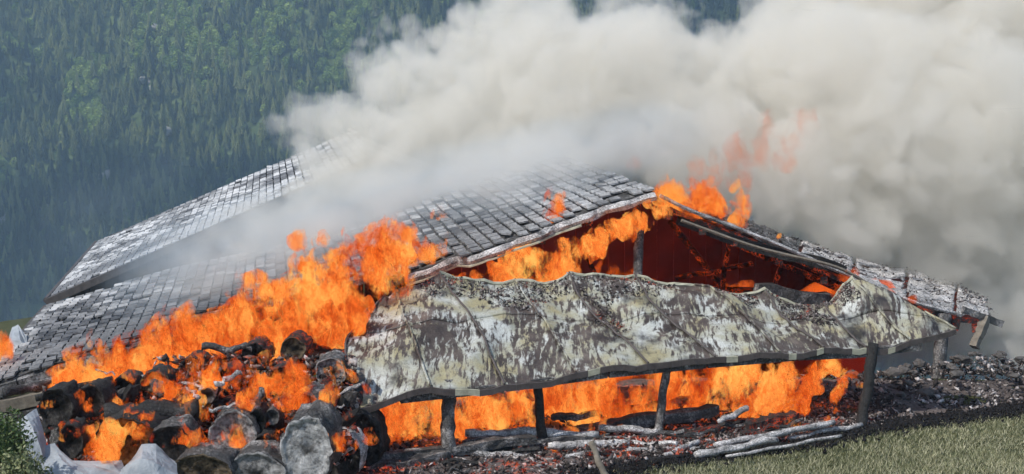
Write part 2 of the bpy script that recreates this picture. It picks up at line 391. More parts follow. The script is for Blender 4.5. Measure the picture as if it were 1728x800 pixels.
tag(scatter('broadleaf_scrub', bp, [('crown', bl)], 5, 10, 2), 'bright green broadleaf scrub in the gullies of the mountainside', kind='stuff')
def rock_mesh(seed, n=2, flat=.7):
    import bmesh
    bm = bmesh.new(); bmesh.ops.create_icosphere(bm, subdivisions=n, radius=1)
    for v in bm.verts:
        v.co *= 1 + .5 * mnoise.noise(v.co * 1.3 + Vector((seed, 0, 0))) + .35 * mnoise.noise(v.co * 3.1 + Vector((seed, 3, 0))); v.co.z *= flat
    me = bpy.data.meshes.new('rock'); bm.to_mesh(me); bm.free(); return me
def on_mountain(px, py):
    for D in range(640, 1150, 2):
        q = at(px, py, D)
        if mz(q.x, q.y) > q.z: return Vector((q.x, q.y, mz(q.x, q.y)))
    return at(px, py, 900)
for (px, py, s, lab) in [(80, 351, 4.2, 'pale boulder outcrop low on the left of the forested slope, above the roof corner'), (12, 376, 6, 'pale earth outcrop at the left edge of the forest'),
                    (245, 140, 5, 'pale rocky scar in the middle of the dark forest'), (262, 152, 4, 'small grey rock below the rocky scar in the forest'), (180, 302, 6, 'faint grey outcrop above the rear tiled roof'),
                    (264, 50, 4, 'narrow white rock in the gully near the top of the forest'), (521, 8, 4, 'white rock at the head of the bright green gully'), (282, 225, 5, 'dim grey outcrop halfway down the forested slope')]:
    o = link('rock_outcrop', rock_mesh(px, 3), MAT['rock']); o.location = on_mountain(px, py) + Vector((0, -2, 1)); o.scale = (s * .9, s * .8, s * .7); o.rotation_euler = (0, .6, px); tag(o, lab, 'rock', 'pale outcrops on the mountainside')

# ------------------------------------------------------------ smooth surface from a grid of control points
def cr1(p0, p1, p2, p3, t): return .5 * ((2 * p1) + (p2 - p0) * t + (2 * p0 - 5 * p1 + 4 * p2 - p3) * t * t + (3 * p1 - p0 - 3 * p2 + p3) * t**3)
def spl(P, t):
    n = len(P) - 1; t = min(max(t, 0), n - 1e-6); i = int(t); f = t - i
    g = lambda k: P[k] if 0 <= k <= n else (P[0] * 2 - P[1] if k < 0 else P[n] * 2 - P[n - 1])
    return cr1(g(i - 1), g(i), g(i + 1), g(i + 2), f)
def patch(name, fn, u0, u1, v0, v1, nu, nv, m, parent, th=.02, disp=None, loc=None):
    """a sheet with real thickness: fn(u, v) gives the upper face"""
    P = [[fn(u0 + (u1 - u0) * i / nu, v0 + (v1 - v0) * j / nv) for i in range(nu + 1)] for j in range(nv + 1)]
    Nn = []; V = []
    for j in range(nv + 1):
        for i in range(nu + 1):
            du = P[j][min(i + 1, nu)] - P[j][max(i - 1, 0)]; dv = P[min(j + 1, nv)][i] - P[max(j - 1, 0)][i]
            n_ = du.cross(dv); n_ = n_.normalized() if n_.length > 1e-9 else Vector((0, 0, 1))
            Nn.append(n_ if n_.z > 0 else -n_)
    idx = 0; top = []; bot = []
    for j in range(nv + 1):
        for i in range(nu + 1):
            p = P[j][i].copy()
            if disp: p += Nn[idx] * disp(p, u0 + (u1 - u0) * i / nu, v0 + (v1 - v0) * j / nv)
            top.append(p); bot.append(p - Nn[idx] * th); idx += 1
    V = top + bot; K = len(top); W = nu + 1; Fc = []
    for j in range(nv):
        for i in range(nu):
            a = j * W + i; Fc.append((a, a + 1, a + W + 1, a + W)); Fc.append((K + a, K + a + W, K + a + W + 1, K + a + 1))
    for i in range(nu):
        Fc.append((i, K + i, K + i + 1, i + 1)); b = nv * W + i; Fc.append((b, b + 1, K + b + 1, K + b))
    for j in range(nv):
        a = j * W; Fc.append((a, a + W, K + a + W, K + a)); b = j * W + nu; Fc.append((b, K + b, K + b + W, b + W))
    me = mesh(name, V, Fc); sm = [True] * (2 * nu * nv) + [False] * (len(Fc) - 2 * nu * nv); me.polygons.foreach_set('use_smooth', sm)
    return child(name, me, m, parent)

# ------------------------------------------------------------ tiled roof slopes
def tile_mesh(le, ld, th=.035, seed=0):
    r = random.Random(seed); V = []
    for z in (0, 1):
        for (x, y) in ((0, 0), (1, 0), (1, 1), (0, 1)):
            V.append((x * le * .82 + r.uniform(-.012, .012), (y - .5) * ld * .91 + r.uniform(-.01, .01), (z * th) + (1 - x) * .0))
    # a shallow barrel across the tile
    V += [(le * .02, 0, th * 1.9), (le * .81, 0, th * 1.9)]
    Fc = [(0, 3, 2, 1), (4, 5, 9, 8), (8, 9, 6, 7), (0, 1, 5, 4), (2, 3, 7, 6), (1, 2, 6, 9, 5), (3, 0, 4, 8, 7)]
    return mesh('roof_tile', V, Fc)
def tiled_slope(parent, P0, tp, elen, d0, d1, le, ld, m, limit, skip=None, sag=None, jag=.02, z_up=.0):
    """tiles laid on the left slope; local frame: e down the slope, d along the ridge"""
    sl = (ee + Vector((0, 0, -tp))).normalized(); up = sl.cross(-dd).normalized()
    if up.z < 0: up = -up
    ne = int(elen / le); nd = int((d1 - d0) / ld); tiles = []
    for i in range(ne):
        for j in range(nd):
            e0 = i * le; dj = d0 + (j + .5) * ld
            if skip and skip(e0, dj): continue
            q = P0 + sl * e0 + dd * (dj + random.uniform(-jag, jag))
            if sag: q = q + Vector((0, 0, sag(e0, dj)))
            tiles.append((q + up * (.01 + random.uniform(0, .012)), random.uniform(-.03, .03), random.uniform(-.035, .035)))
    tiles.sort(key=lambda t: (t[0] - cam.location).length)
    metas = [tile_mesh(le, ld, seed=s) for s in range(5)]
    B = Matrix((sl, dd, up)).transposed()
    pitch_up = Matrix.Rotation(.09, 3, 'Y')
    bigV = []; bigF = []
    for k, (q, ry, rz) in enumerate(tiles):
        me = metas[k % 5]; rot = B @ Matrix.Rotation(rz, 3, 'Z') @ Matrix.Rotation(-.075 + ry, 3, 'Y')
        if random.random() < .10: rot = rot @ Matrix.Rotation(random.uniform(-.2, .3), 3, 'Z') @ Matrix.Rotation(random.uniform(-.25, .05), 3, 'Y')
        if k < limit:
            o = link('roof_tile', me, m, parent); o.matrix_local = Matrix.Translation(q - parent.location) @ rot.to_4x4()
        else:
            b = len(bigV)
            bigV += [q - parent.location + rot @ v.co for v in me.vertices]
            bigF += [tuple(b + i_ for i_ in p.vertices) for p in me.polygons]
    if bigV:
        o = link('roof_tiles', mesh('roof_tiles', bigV, bigF), m, parent); o['kind'] = 'stuff'
    return sl, up

barn = empty('barn', at(900, 700, 30)); barn.location.z = 0
tag(barn, 'large burning timber barn with ash-covered tiled roof and open gable above the metal lean-to', 'barn')
P0 = at(1105, 322, 28); TP = .27
def sag(e, d): return -.36 * math.exp(-((e - 6.5) / 3.2)**2) + .05 * nz((e, d, 0), .5)
def front(e):  # how far the front of the roof has burned back
    if e > 4.4: return max(0, .35 + .22 * nz((e, 0, 0), 1.3) * 2 + (1.5 if 6.0 < e < 10.5 else .25))
    return .12 * nz((e, 0, 3), 2)
sl, up = tiled_slope(barn, P0, TP, 14.9, 0, 9.3, .265, .40, MAT['tile'], 300, skip=lambda e, d: d < front(e) or (nz((e, d, 0), .9, 4) > .6) or (random.random() < .03 + .25 * math.exp(-(d - front(e)) / .35)) or (d > 6.6 and e > 12.6 + .0 * d and False), sag=sag)
def deckfn(u, v):
    e = u; d = max(v, front(e) + .06) if v < 3 else v
    return P0 + sl * e + dd * d + Vector((0, 0, sag(e, d) - .02))
patch('roof_deck', deckfn, 0, 14.9, 0, 9.3, 60, 20, MAT['char'], barn, th=.14)
for e in np.arange(.4, 14.8, 1.1):   # rafters seen along the burned edge run up the slope; purlins run with the ridge
    V, Fc = tube([P0 + sl * e + dd * (front(e) + .1) + Vector((0, 0, sag(e, 0) - .26)), P0 + sl * e + dd * 9.2 + Vector((0, 0, sag(e, 9) - .26))], [.085] * 2, 4, square=True)
    child('purlin', mesh('purlin', V, Fc), MAT['char_ember'], barn)
# jagged bargeboard along the front edge of the left slope
bp_ = []
for k in range(30):
    e = .0 + 5.6 * k / 29; bp_.append(P0 + sl * e + dd * (front(e) - .06) + Vector((0, 0, sag(e, 0) - .1 + .03 * nz((e, 0, 0), 3))))
V, Fc = tube(bp_, [.1 + .025 * nz((k, 0, 0), .9) for k in range(30)], 6, rough=.5, seed=3); child('bargeboard', mesh('bargeboard', V, Fc), MAT['char_ash'], barn)['label'] = 'ash white charred board along the left gable edge'
V, Fc = tube([p + Vector((0, -.06, -.12)) for p in bp_[9:]], [.028] * 21, 5, rough=.4); child('drip_edge', mesh('drip_edge', V, Fc), MAT['fascia_pale'], barn)
eave = [P0 + sl * 14.9 + dd * d + Vector((0, 0, sag(14.9, d) - .02)) for d in np.linspace(.2, 9.3, 12)]
V, Fc = tube(eave, [.075] * 12, 6); child('gutter', mesh('gutter', V, Fc), MAT['fascia'], barn)
lf = [P0 + sl * e + dd * (front(e) - .05) + Vector((0, 0, sag(e, 0) - .16)) for e in np.linspace(10.8, 14.9, 10)]
for k in range(9):   # edge boards of the low left part of the roof
    V, Fc = tube([lf[k], lf[k + 1] - (lf[k + 1] - lf[k]) * .03], [.12, .12], 4, square=True); child('edge_board', mesh('edge_board', V, Fc), MAT['char'], barn)
for k, (e0, e1, dz) in enumerate([(14.6, 12.0, .42), (14.6, 12.2, .72), (14.5, 12.5, 1.0)]):
    V, Fc = tube(lerp_path(P0 + sl * e0 + dd * .35 + Vector((0, 0, -dz)), P0 + sl * e1 + dd * .3 + Vector((0, 0, -dz - .35)), 6, .03, k), [.12] * 6, 4, .15, k, True)
    child('wall_board', mesh('wall_board', V, Fc), MAT['timber'] if k != 1 else MAT['char'], barn)

# right slope: sagging, half burned away
RF = [Vector(at(*q)) for q in [(1105, 328, 28), (1180, 362, 28.2), (1250, 388, 28.5), (1350, 430, 28.8), (1440, 470, 29), (1530, 506, 29.3), (1610, 528, 29.6), (1672, 533, 29.9)]]
RB = [Vector(at(*q)) for q in [(1100, 318, 35), (1180, 348, 35), (1250, 371, 35), (1350, 408, 35), (1440, 436, 35.1), (1530, 458, 35.2), (1615, 484, 35.2), (1660, 500, 34)]]
def rfn(u, v): return spl(RF, u).lerp(spl(RB, u), v)
def rdisp(p, u, v): return .12 * nz(p, 1.6) + .07 * nz(p, 4) + .05 * nz(p, 9)
k = 0
for i in range(7):
    for j in range(4):
        jj = [random.uniform(0, .05) for _ in range(4)]
        o = patch('roofing_sheet', rfn, i + jj[0], i + .93 + jj[1], j / 4 + jj[2] * .6, j / 4 + .235, 16, 10, MAT['char_ash'] if i > 2 else MAT['char'], barn, th=.05, disp=lambda p, u, v, o_=random.uniform(0, .05): rdisp(p, u, v) + o_)
patch('roof_deck', lambda u, v: rfn(u, v) + Vector((0, 0, -.12)), 0, 6.75, .01, .96, 36, 8, MAT['char_ember'], barn, th=.09)
for k, u in enumerate(np.linspace(.3, 6.6, 9)):
    q0 = rfn(u, 0) + Vector((0, 0, -.34)); q1 = rfn(u, .95) + Vector((0, 0, -.34))
    V, Fc = tube([q0, q1], [.08, .08], 4, square=True); child('purlin', mesh('purlin', V, Fc), MAT['char_ember'], barn)
rb = [rfn(u, 0) + Vector((0, -.1, .02 + .02 * nz((u, 0, 0), 3))) for u in np.linspace(.1, 6.0, 26)]
V, Fc = tube(rb, [.045] * 26, 6, .4); child('bargeboard', mesh('bargeboard', V, Fc), MAT['char_ash'], barn)
rb = [Vector(at(*q)) for q in [(1150, 372, 27.9), (1280, 418, 28.2), (1400, 447, 28.4), (1450, 470, 28.6), (1500, 500, 28.8), (1560, 530, 29)]]
V, Fc = tube([spl(rb, t) for t in np.linspace(0, 5, 24)], [.04] * 24, 6, .3, 5); child('rail', mesh('rail', V, Fc), MAT['timber'], barn)['label'] = 'pale scorched batten below the right gable edge'
V, Fc = tube([spl(rb, t) + Vector((0, .5, -.05)) for t in np.linspace(0, 2.6, 12)], [.12] * 12, 4, .2, 5, True); child('gable_beam', mesh('gable_beam', V, Fc), MAT['char_dark'], barn)
# gable post, tie beams
def post(name, p0, p1, r, m, parent, sq=False, seed=0, n=12, rough=.35):
    V, Fc = tube(lerp_path(p0, p1, n, .04, seed), [r * (1 + .08 * nz((i, seed, 0), .8)) for i in range(n)], 10 if not sq else 4, rough, seed, sq)
    me = mesh(name, V, Fc, not sq); return child(name, me, m, parent)
post('gable_post', at(1080, 385, 28.0), at(1072, 520, 27.6), .105, MAT['bark'], barn, seed=2)
post('tie_beam', at(1275, 488, 28.6), at(1440, 512, 29.2), .13, MAT['bark'], barn, True, 3)
post('tie_beam', at(900, 475, 29.5), at(1290, 497, 29.8), .12, MAT['char_ember'], barn, True, 4)
post('corner_post', at(1594, 530, 29.5), at(1578, 668, 29.3), .15, MAT['char'], barn, seed=6)
post('hanging_plank', at(1664, 535, 29.8), at(1644, 586, 29.6), .085, MAT['timber'], barn, True, 7)
post('eave_plank', at(1625, 522, 29.7), at(1690, 546, 29.9), .075, MAT['char'], barn, True, 8)
post('eave_beam', at(1500, 515, 29.6), at(1616, 545, 29.7), .16, MAT['char_ember'], barn, True, 9)
# inner boarded wall behind the open gable: boards one by one
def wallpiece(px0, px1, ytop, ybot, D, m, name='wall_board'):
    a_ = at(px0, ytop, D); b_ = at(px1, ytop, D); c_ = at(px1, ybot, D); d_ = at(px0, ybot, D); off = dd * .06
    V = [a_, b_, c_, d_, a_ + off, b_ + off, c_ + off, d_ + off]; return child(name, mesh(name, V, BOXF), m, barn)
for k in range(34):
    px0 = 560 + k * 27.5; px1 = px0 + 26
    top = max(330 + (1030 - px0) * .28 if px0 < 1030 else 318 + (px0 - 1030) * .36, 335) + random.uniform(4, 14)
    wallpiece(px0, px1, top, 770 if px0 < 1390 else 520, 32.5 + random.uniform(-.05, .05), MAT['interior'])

for k, (q0, q1, r_) in enumerate([((1130, 372, 29.5), (1230, 500, 29.5), .07), ((1180, 385, 30), (1420, 490, 30), .07), ((1230, 410, 29.2), (1215, 500, 29.2), .05), ((1320, 440, 29.4), (1300, 505, 29.4), .05), ((980, 400, 29.8), (1010, 480, 29.8), .06), ((900, 425, 30), (880, 480, 30), .06), ((1140, 470, 29.3), (1270, 445, 29.6), .05), ((1370, 455, 29.2), (1440, 500, 29.2), .04)]):
    post('charred_rafter', at(*q0), at(*q1), r_, MAT['char_ember'], barn, True, k + 40)
# ------------------------------------------------------------ lean-to with a buckled sheet-metal roof on charred posts
leanto = empty('lean_to', at(1000, 740, 24.5)); leanto.location.z = 0
tag(leanto, 'open lean-to with buckled sheet-metal roof on four charred posts before the barn gable', 'lean-to')
COL = [
 [(605, 682, 22.3), (583, 588, 23.4), (612, 545, 24.4), (652, 497, 25.2)],
 [(727, 656, 22.6), (696, 570, 23.6), (680, 530, 24.4), (668, 490, 25.4)],
 [(851, 644, 22.9), (815, 575, 23.9), (776, 507, 24.9), (742, 472, 25.7)],
 [(972, 628, 23.3), (920, 548, 24.5), (897, 512, 25.2), (868, 474, 26.2)],
 [(1094, 613, 23.7), (1036, 561, 24.5), (985, 520, 25.4), (960, 474, 26.4)],
 [(1207, 602, 24.1), (1140, 548, 24.9), (1095, 505, 25.6), (1072, 468, 26.6)],
 [(1317, 590, 24.4), (1272, 554, 25.1), (1228, 512, 25.9), (1172, 484, 26.7)],
 [(1390, 585, 24.7), (1345, 558, 25.4), (1315, 530, 26.1), (1292, 492, 26.8)],
 [(1462, 582, 25.0), (1424, 556, 25.5), (1398, 534, 26.1), (1388, 518, 26.8)],
 [(1536, 573, 25.2), (1505, 545, 25.5), (1462, 500, 25.9), (1438, 473, 26.3)],
 [(1613, 560, 25.5), (1598, 552, 25.6), (1580, 542, 25.8), (1560, 532, 26.0)]]
CP = [[Vector(at(*q)) for q in c] for c in COL]
def cfn(u, v): return spl([spl([CP[i][j] for i in range(11)], u) for j in range(4)], v * 3)
def cdisp(p, u, v):
    fu = u - math.floor(u); seam = .03 * math.exp(-((min(fu, 1 - fu)) / .035)**2)
    return seam + .13 * nz(p, .9, 2) + .05 * nz(p, 2.3, 7) + .02 * nz(p, 6) + (.14 * abs(nz(p, 1.0, 9)) + .06 * abs(nz(p, 2.6, 4))) * min(1, 3 * v) - .04 - .07 * math.sin(fu * math.pi) * v * (1 if u < 9 else 0)
for i in range(10):
    for (v0, v1, lift) in ((0, .5, 0), (.495, 1, .012)):
        o = patch('roof_panel', cfn, i + .004, i + .996, v0, v1, 16, 18, MAT['sheet'], leanto, th=.02, disp=lambda p, u, v, l=lift: cdisp(p, u, v) + l)
def seam(i):
    pts_ = []
    for v in np.linspace(0, 1, 24):
        p = cfn(i, v); pts_.append(p + Vector((0, -.01, cdisp(p, i + .001, v) + .02)))
    V, Fc = tube(pts_, [.022] * 24, 6); child('seam_strip', mesh('seam_strip', V, Fc), MAT['fascia'] if i in (0, 2, 4, 5, 7, 8) else MAT['sheet'], leanto)
for i in range(11): seam(i)
for k in range(60):
    u0 = k / 6; u1 = u0 + 1 / 6 - .002; q = []
    for u in (u0, u1):
        p = cfn(u, 0); t = p + Vector((0, -.03, cdisp(p, u, 0) + .005)); q.append(t)
    V = [q[0] + Vector((0, 0, -.11)), q[1] + Vector((0, 0, -.11)), q[1] + Vector((0, .05, -.11)), q[0] + Vector((0, .05, -.11)), q[0], q[1], q[1] + Vector((0, .05, 0)), q[0] + Vector((0, .05, 0))]
    child('fascia_strip', mesh('fascia_strip', V, BOXF), MAT['fascia_pale'] if k in (8, 9, 19, 31, 37, 41, 46, 47, 51) else MAT['fascia'], leanto)
for k in range(6):  # scorched beam under the eave
    u0 = .6 + k * 1.45; a_ = cfn(u0, .04) + Vector((0, 0, -.2)); b_ = cfn(min(u0 + 1.42, 9.4), .04) + Vector((0, 0, -.2))
    V, Fc = tube([a_, b_], [.075, .075], 4, square=True); child('eave_beam', mesh('eave_beam', V, Fc), MAT['char'], leanto)
top_edge = [cfn(u, 1) + Vector((0, 0, cdisp(cfn(u, 1), u, 1) + .02 + .012 * nz((u, 0, 0), 2))) for u in np.linspace(2, 9, 60)]
V, Fc = tube(top_edge, [.04 + .02 * nz((i, 0, 0), .7) for i in range(60)], 6, .5); child('top_flashing', mesh('top_flashing', V, Fc), MAT['fascia_pale'], leanto)
for k, (q0, q1, r) in enumerate([((757, 640, 23.0), (756, 815, 22.9), .125), ((905, 640, 23.5), (920, 786, 23.7), .085), ((1126, 605, 24.2), (1108, 757, 24.1), .082), ((1474, 580, 25.1), (1453, 727, 24.7), .105)]):
    post('post', at(*q0), at(*q1), r, MAT['char'] if k in (0, 2) else MAT['char_dark'], leanto, seed=k + 11, n=16)

# ------------------------------------------------------------ burned debris
def chunks(name, pts_, smin, smax, m, flat=.6, kind='stuff', stretch=1.0):
    V = []; T = []; base = np.array([(1, 0, 0), (-1, 0, 0), (0, 1, 0), (0, -1, 0), (0, 0, 1), (0, 0, -1)], float)
    tri = np.array([(0, 2, 4), (2, 1, 4), (1, 3, 4), (3, 0, 4), (2, 0, 5), (1, 2, 5), (3, 1, 5), (0, 3, 5)])
    for k, p in enumerate(pts_):
        s = smin + (smax - smin) * rng.random()**2.5; a_ = rng.normal(size=(3, 3)); q_, _ = np.linalg.qr(a_)
        b = base * (1 + rng.uniform(-.35, .35, (6, 1))) * np.array([stretch * rng.uniform(.8, 2.2), 1, .45])
        V.append((b @ q_) * s * np.array([1, 1, flat + .3]) + np.array(p)); T.append(tri + 6 * k)
    return link(name, npmesh(name, np.concatenate(V), np.concatenate(T)), m)
pts_ = []
while len(pts_) < 6500:      # debris lying in the sags of the lean-to roof
    u = random.uniform(1.6, 8.9); v = random.uniform(.38, 1.0)
    if nz((u, v * 2, 0), 1.1, 6) + (v - .72) * 1.1 > -.02 + (0.2 if u > 5.2 and u < 6 else 0):
        p = cfn(u, v); pts_.append(p + Vector((0, 0, cdisp(p, u, v) + random.uniform(0, .05))))
tag(chunks('roof_debris', pts_, .006, .034, MAT['roofdebris']), 'reddish burnt flakes and ash lying in the sags of the sheet-metal roof', kind='stuff')
pts_ = []
for _ in range(4200):
    u = random.uniform(1.5, 7); v = random.random()
    if nz((u * 2, v * 3, 0), 1.2, 3) > .05 and u < 6.2: continue
    p = rfn(u, v); pts_.append(p + Vector((random.gauss(0, .05), random.gauss(0, .05), rdisp(p, u, v) + random.uniform(0, .06))))
tag(chunks('roof_ash', pts_, .008, .04, MAT['rubble_pale']), 'flaking pale ash and curled roofing scraps on the right slope of the barn roof', kind='stuff')
def bed_z(x, y):
    h = .02 + .07 * nz((x, y, 0), .9) + .05 * nz((x, y, 0), 2.4) - (.36 * (y - 27.9) if y > 27.9 and x > 5.5 else 0); return h
def edge_y(x):  # where the grass meets the burnt ground
    return 21.3 + .46 * (x - 1.8) + .16 * nz((x, 0, 0), .8)
V = []; T = []; nx, ny = 110, 26
for j in range(ny + 1):
    for i in range(nx + 1):
        x = -8 + 20.5 * i / nx; y0 = edge_y(x) - .05 if x > 1 else 19.6; y = y0 + (33 - y0) * (j / ny)**1.2
        V.append((x, y, ground_z(x, y) + .012 + (bed_z(x, y) * min(1, j / 3.0) if j else 0)))
for j in range(ny):
    for i in range(nx): a_ = j * (nx + 1) + i; T.append((a_, a_ + 1, a_ + nx + 2, a_ + nx + 1))
tag(link('ember_bed', npmesh('ember_bed', V, T, True), MAT['embers']), 'bed of ash and glowing embers under the lean-to', kind='stuff')
pts_ = []
for _ in range(14000):
    x = random.uniform(-2.8, 8.0); y = edge_y(max(x, 1.2)) + .25 + random.gauss(0, 1.7) * (1 if x < 1.2 else 0) + (abs(random.gauss(0, 1.6)) if x >= 1.2 else 0); pts_.append((x, y, bed_z(x, y) + .05 + random.uniform(0, .06)))
tag(chunks('embers', pts_, .008, .055, MAT['embers'], stretch=1.2), 'glowing embers and charred fragments covering the floor of the lean-to', kind='stuff')
pts_ = []
for _ in range(5000):
    x = random.uniform(6.6, 13); y = edge_y(x) + .5 + random.random()**1.3 * 4.5
    h = .55 * math.exp(-((x - 10.6) / 1.9)**2 - ((y - 27.6) / 1.3)**2); pts_.append((x, y, bed_z(x, y) * .6 + h * random.uniform(.3, 1)))
tag(chunks('rubble', pts_, .01, .07, MAT['rubble_pale']), 'heap of grey rubble and ash to the right of the barn', kind='stuff')
for k in range(46):
    x = random.gauss(10.3, 1.5); y = 27.2 + random.gauss(0, .8); h = .55 * math.exp(-((x - 10.6) / 1.9)**2 - ((y - 27.6) / 1.3)**2)
    o = link('rubble_stone', rock_mesh(k, 2, .75), MAT['stone']); o.location = (x, y, bed_z(x, y) * .6 + h + .05); s = random.uniform(.06, .15); o.scale = (s * 1.3, s, s * .8); o.rotation_euler.z = random.uniform(0, 6)
    tag(o, 'grey ash-dusted stone on the rubble heap right of the barn', 'stone', 'stones on the rubble heap')
# black scorched strip along the grass
pts_ = []
for _ in range(9000):
    x = random.uniform(.6, 13); y = edge_y(x) + random.gauss(.12, .2); pts_.append((x, y, ground_z(x, y) + .02 + random.uniform(0, .05)))
tag(chunks('charcoal_strip', pts_, .015, .06, mat_plain('black_soot', (.013, .012, .013), .95, .6, 12)), 'black scorched strip where the grass meets the burnt ground', kind='stuff')

# beams in the lean-to
BEAMS = [((785, 731, 24.2), (1010, 733, 24.5), .09, 'char_ash', 'long ash-grey beam lying level just right of the leftmost lean-to post'),
 ((1212, 690, 25.6), (935, 735, 25.0), .105, 'char', 'thickest charred beam, sloping up to the right behind the third lean-to post'),
 ((622, 776, 23.2), (905, 741, 24.0), .085, 'char', 'long charred beam reaching from the log pile past the leftmost post'),
 ((618, 797, 22.9), (760, 770, 23.4), .11, 'char', 'short charred beam lowest beside the leftmost post'),
 ((770, 765, 23.6), (900, 768, 23.8), .06, 'char_ash', 'thin ash-grey beam low between the two left posts'),
 ((925, 752, 24.0), (1062, 748, 24.2), .075, 'char_ash', 'ash-white beam with cracked surface right of the second post'),
 ((930, 705, 25.4), (1016, 699, 25.6), .06, 'char', 'short dark beam end behind the second post'),
 ((1172, 768, 23.4), (1312, 742, 23.9), .07, 'char_ash', 'ash-white log nearest the grass, right of the third post'),
 ((1205, 752, 24.0), (1408, 712, 24.9), .06, 'char_ash', 'long ash-white log between the two right posts'),
 ((1212, 712, 24.9), (1262, 688, 25.4), .06, 'char_ash', 'short whitened stick tilted up beside the flames'),
 ((1262, 722, 25.0), (1345, 702, 25.5), .11, 'char_ember', 'glowing stub of beam under the right-hand flames'),
 ((1120, 770, 23.5), (1180, 745, 24.2), .05, 'char_ash', 'thin ash stick by the foot of the third post'),
 ((960, 790, 23.0), (1150, 770, 23.4), .04, 'char_dark', 'thin black pole lying along the grass edge'),
 ((640, 790, 24.6), (850, 700, 26.0), .08, 'char_ember', 'glowing beam deep behind the leftmost post'),
 ((1330, 740, 24.6), (1455, 716, 25.2), .05, 'char_ash', 'slim pale log at the foot of the rightmost post'),
 ((1010, 722, 24.6), (1110, 728, 24.7), .07, 'char_ash', 'ash-grey beam end-on beside the third post'),
 ((780, 748, 24.0), (1000, 742, 24.4), .07, 'char', 'charred beam lying parallel to and just below the level ash-grey one'),
 ((640, 760, 24.2), (745, 742, 24.6), .07, 'char', 'charred beam running into the flames left of the leftmost post'),
 ((830, 790, 23.2), (1010, 765, 23.8), .05, 'char_ash', 'whitish pole slanting up toward the stake'),
 ((1120, 742, 24.6), (1215, 722, 25.0), .07, 'char_ember', 'glowing beam stub just right of the third post'),
 ((1050, 762, 23.8), (1180, 757, 24.0), .05, 'char_ash', 'pale split board low behind the foot of the third post'),
 ((1225, 770, 23.2), (1420, 735, 24.0), .03, 'char_ash', 'long thin pale pole closest to the grass at the right'),
 ((1020, 700, 26.2), (1180, 672, 26.6), .08, 'char', 'dark beam deep in the flames behind the thickest beam')]
for k, (q0, q1, r, m, lab) in enumerate(BEAMS):
    q0 = (*q0[:2], q0[2] - .65); q1 = (*q1[:2], q1[2] - .65); a_ = at(*q0); b_ = at(*q1); o = empty('charred_beam', (a_ + b_) / 2); tag(o, lab, 'beam', 'fallen beams under the lean-to')
    n = 18; sq = m == 'char' or m == 'char_ember'
    V, Fc = tube(lerp_path(a_, b_, n, .06, k), [r * (1 + .22 * nz((i, k, 0), .7)) * (.72 if i in (0, n - 1) else 1) for i in range(n)], 8, .35, k, sq)
    child('beam_body', mesh('beam', V, Fc, not sq), MAT[m], o)
# more small sticks, each a piece that fell
for k in range(42):
    x = random.uniform(-2.4, 6.2); y = edge_y(x) + random.uniform(.5, 2.6); z = bed_z(x, y) + .12; an = random.gauss(.15, .35); L_ = random.uniform(.3, 1.1); r = random.uniform(.02, .05)
    dv = Vector((math.cos(an), math.sin(an), random.uniform(-.1, .2))) * L_ / 2; c_ = Vector((x, y, z))
    V, Fc = tube(lerp_path(-dv, dv, 7, .08, k), [r * random.uniform(.7, 1.1) for _ in range(7)], 6, .4, k)
    o = link('charred_stick', mesh('stick', V, Fc), MAT[random.choice(['char', 'char_ash', 'char_ember', 'char_dark'])]); o.location = c_
    tag(o, 'short charred stick lying loose on the embers under the lean-to', 'stick', 'loose sticks on the embers')
for k in range(70):
    px = random.uniform(90, 590); py = random.uniform(625, 790); c_ = at(px, py, 20.7 + (790 - py) * .009 + random.uniform(-.2, .2)); an = random.uniform(-.6, .9); L_ = random.uniform(.15, .6); r = random.uniform(.012, .035)
    dv = Vector((math.cos(an), random.uniform(-.3, .3), math.sin(an) * .6)) * L_ / 2
    V, Fc = tube(lerp_path(-dv, dv, 8, .07, k), [r * random.uniform(.5, 1.2) for _ in range(8)], 6, .6, k)
    o = link('splinter', mesh('splinter', V, Fc), MAT[random.choice(['char', 'char_ash', 'char_ash', 'char_dark', 'char_ember'])]); o.location = c_
    tag(o, 'thin burnt splinter or bark strip lying among the log ends', 'splinter', 'splinters on the log pile')
for k in range(90):
    px = random.uniform(80, 595); py = random.uniform(640, 795) if px > 200 else random.uniform(680, 760)
    o = link('charred_chunk', rock_mesh(k + 200, 2, .7), MAT[random.choice(['char', 'char_dark', 'char_dark', 'bark', 'char_ember'])]); o.location = at(px, py, 20.55 + (790 - py) * .009 + random.uniform(-.15, .25))
    s_ = random.uniform(.06, .17); o.scale = (s_ * random.uniform(1, 2), s_, s_); o.rotation_euler = (random.uniform(0, 6), random.uniform(0, 6), random.uniform(0, 6))
    tag(o, 'broken lump of charcoal wedged between the log ends of the pile', 'charcoal lump', 'charcoal lumps on the log pile')
st = empty('stake', at(1012, 800, 21.6)); tag(st, 'leaning grey wooden stake standing in the grass in front of the lean-to', 'stake')
post('stake_body', at(997, 745, 21.6), at(1026, 815, 21.4), .055, MAT['timber'], st, seed=4)
post('loose_spike', at(1000, 750, 21.57), at(1003, 741, 21.6), .02, MAT['timber'], st, seed=5)

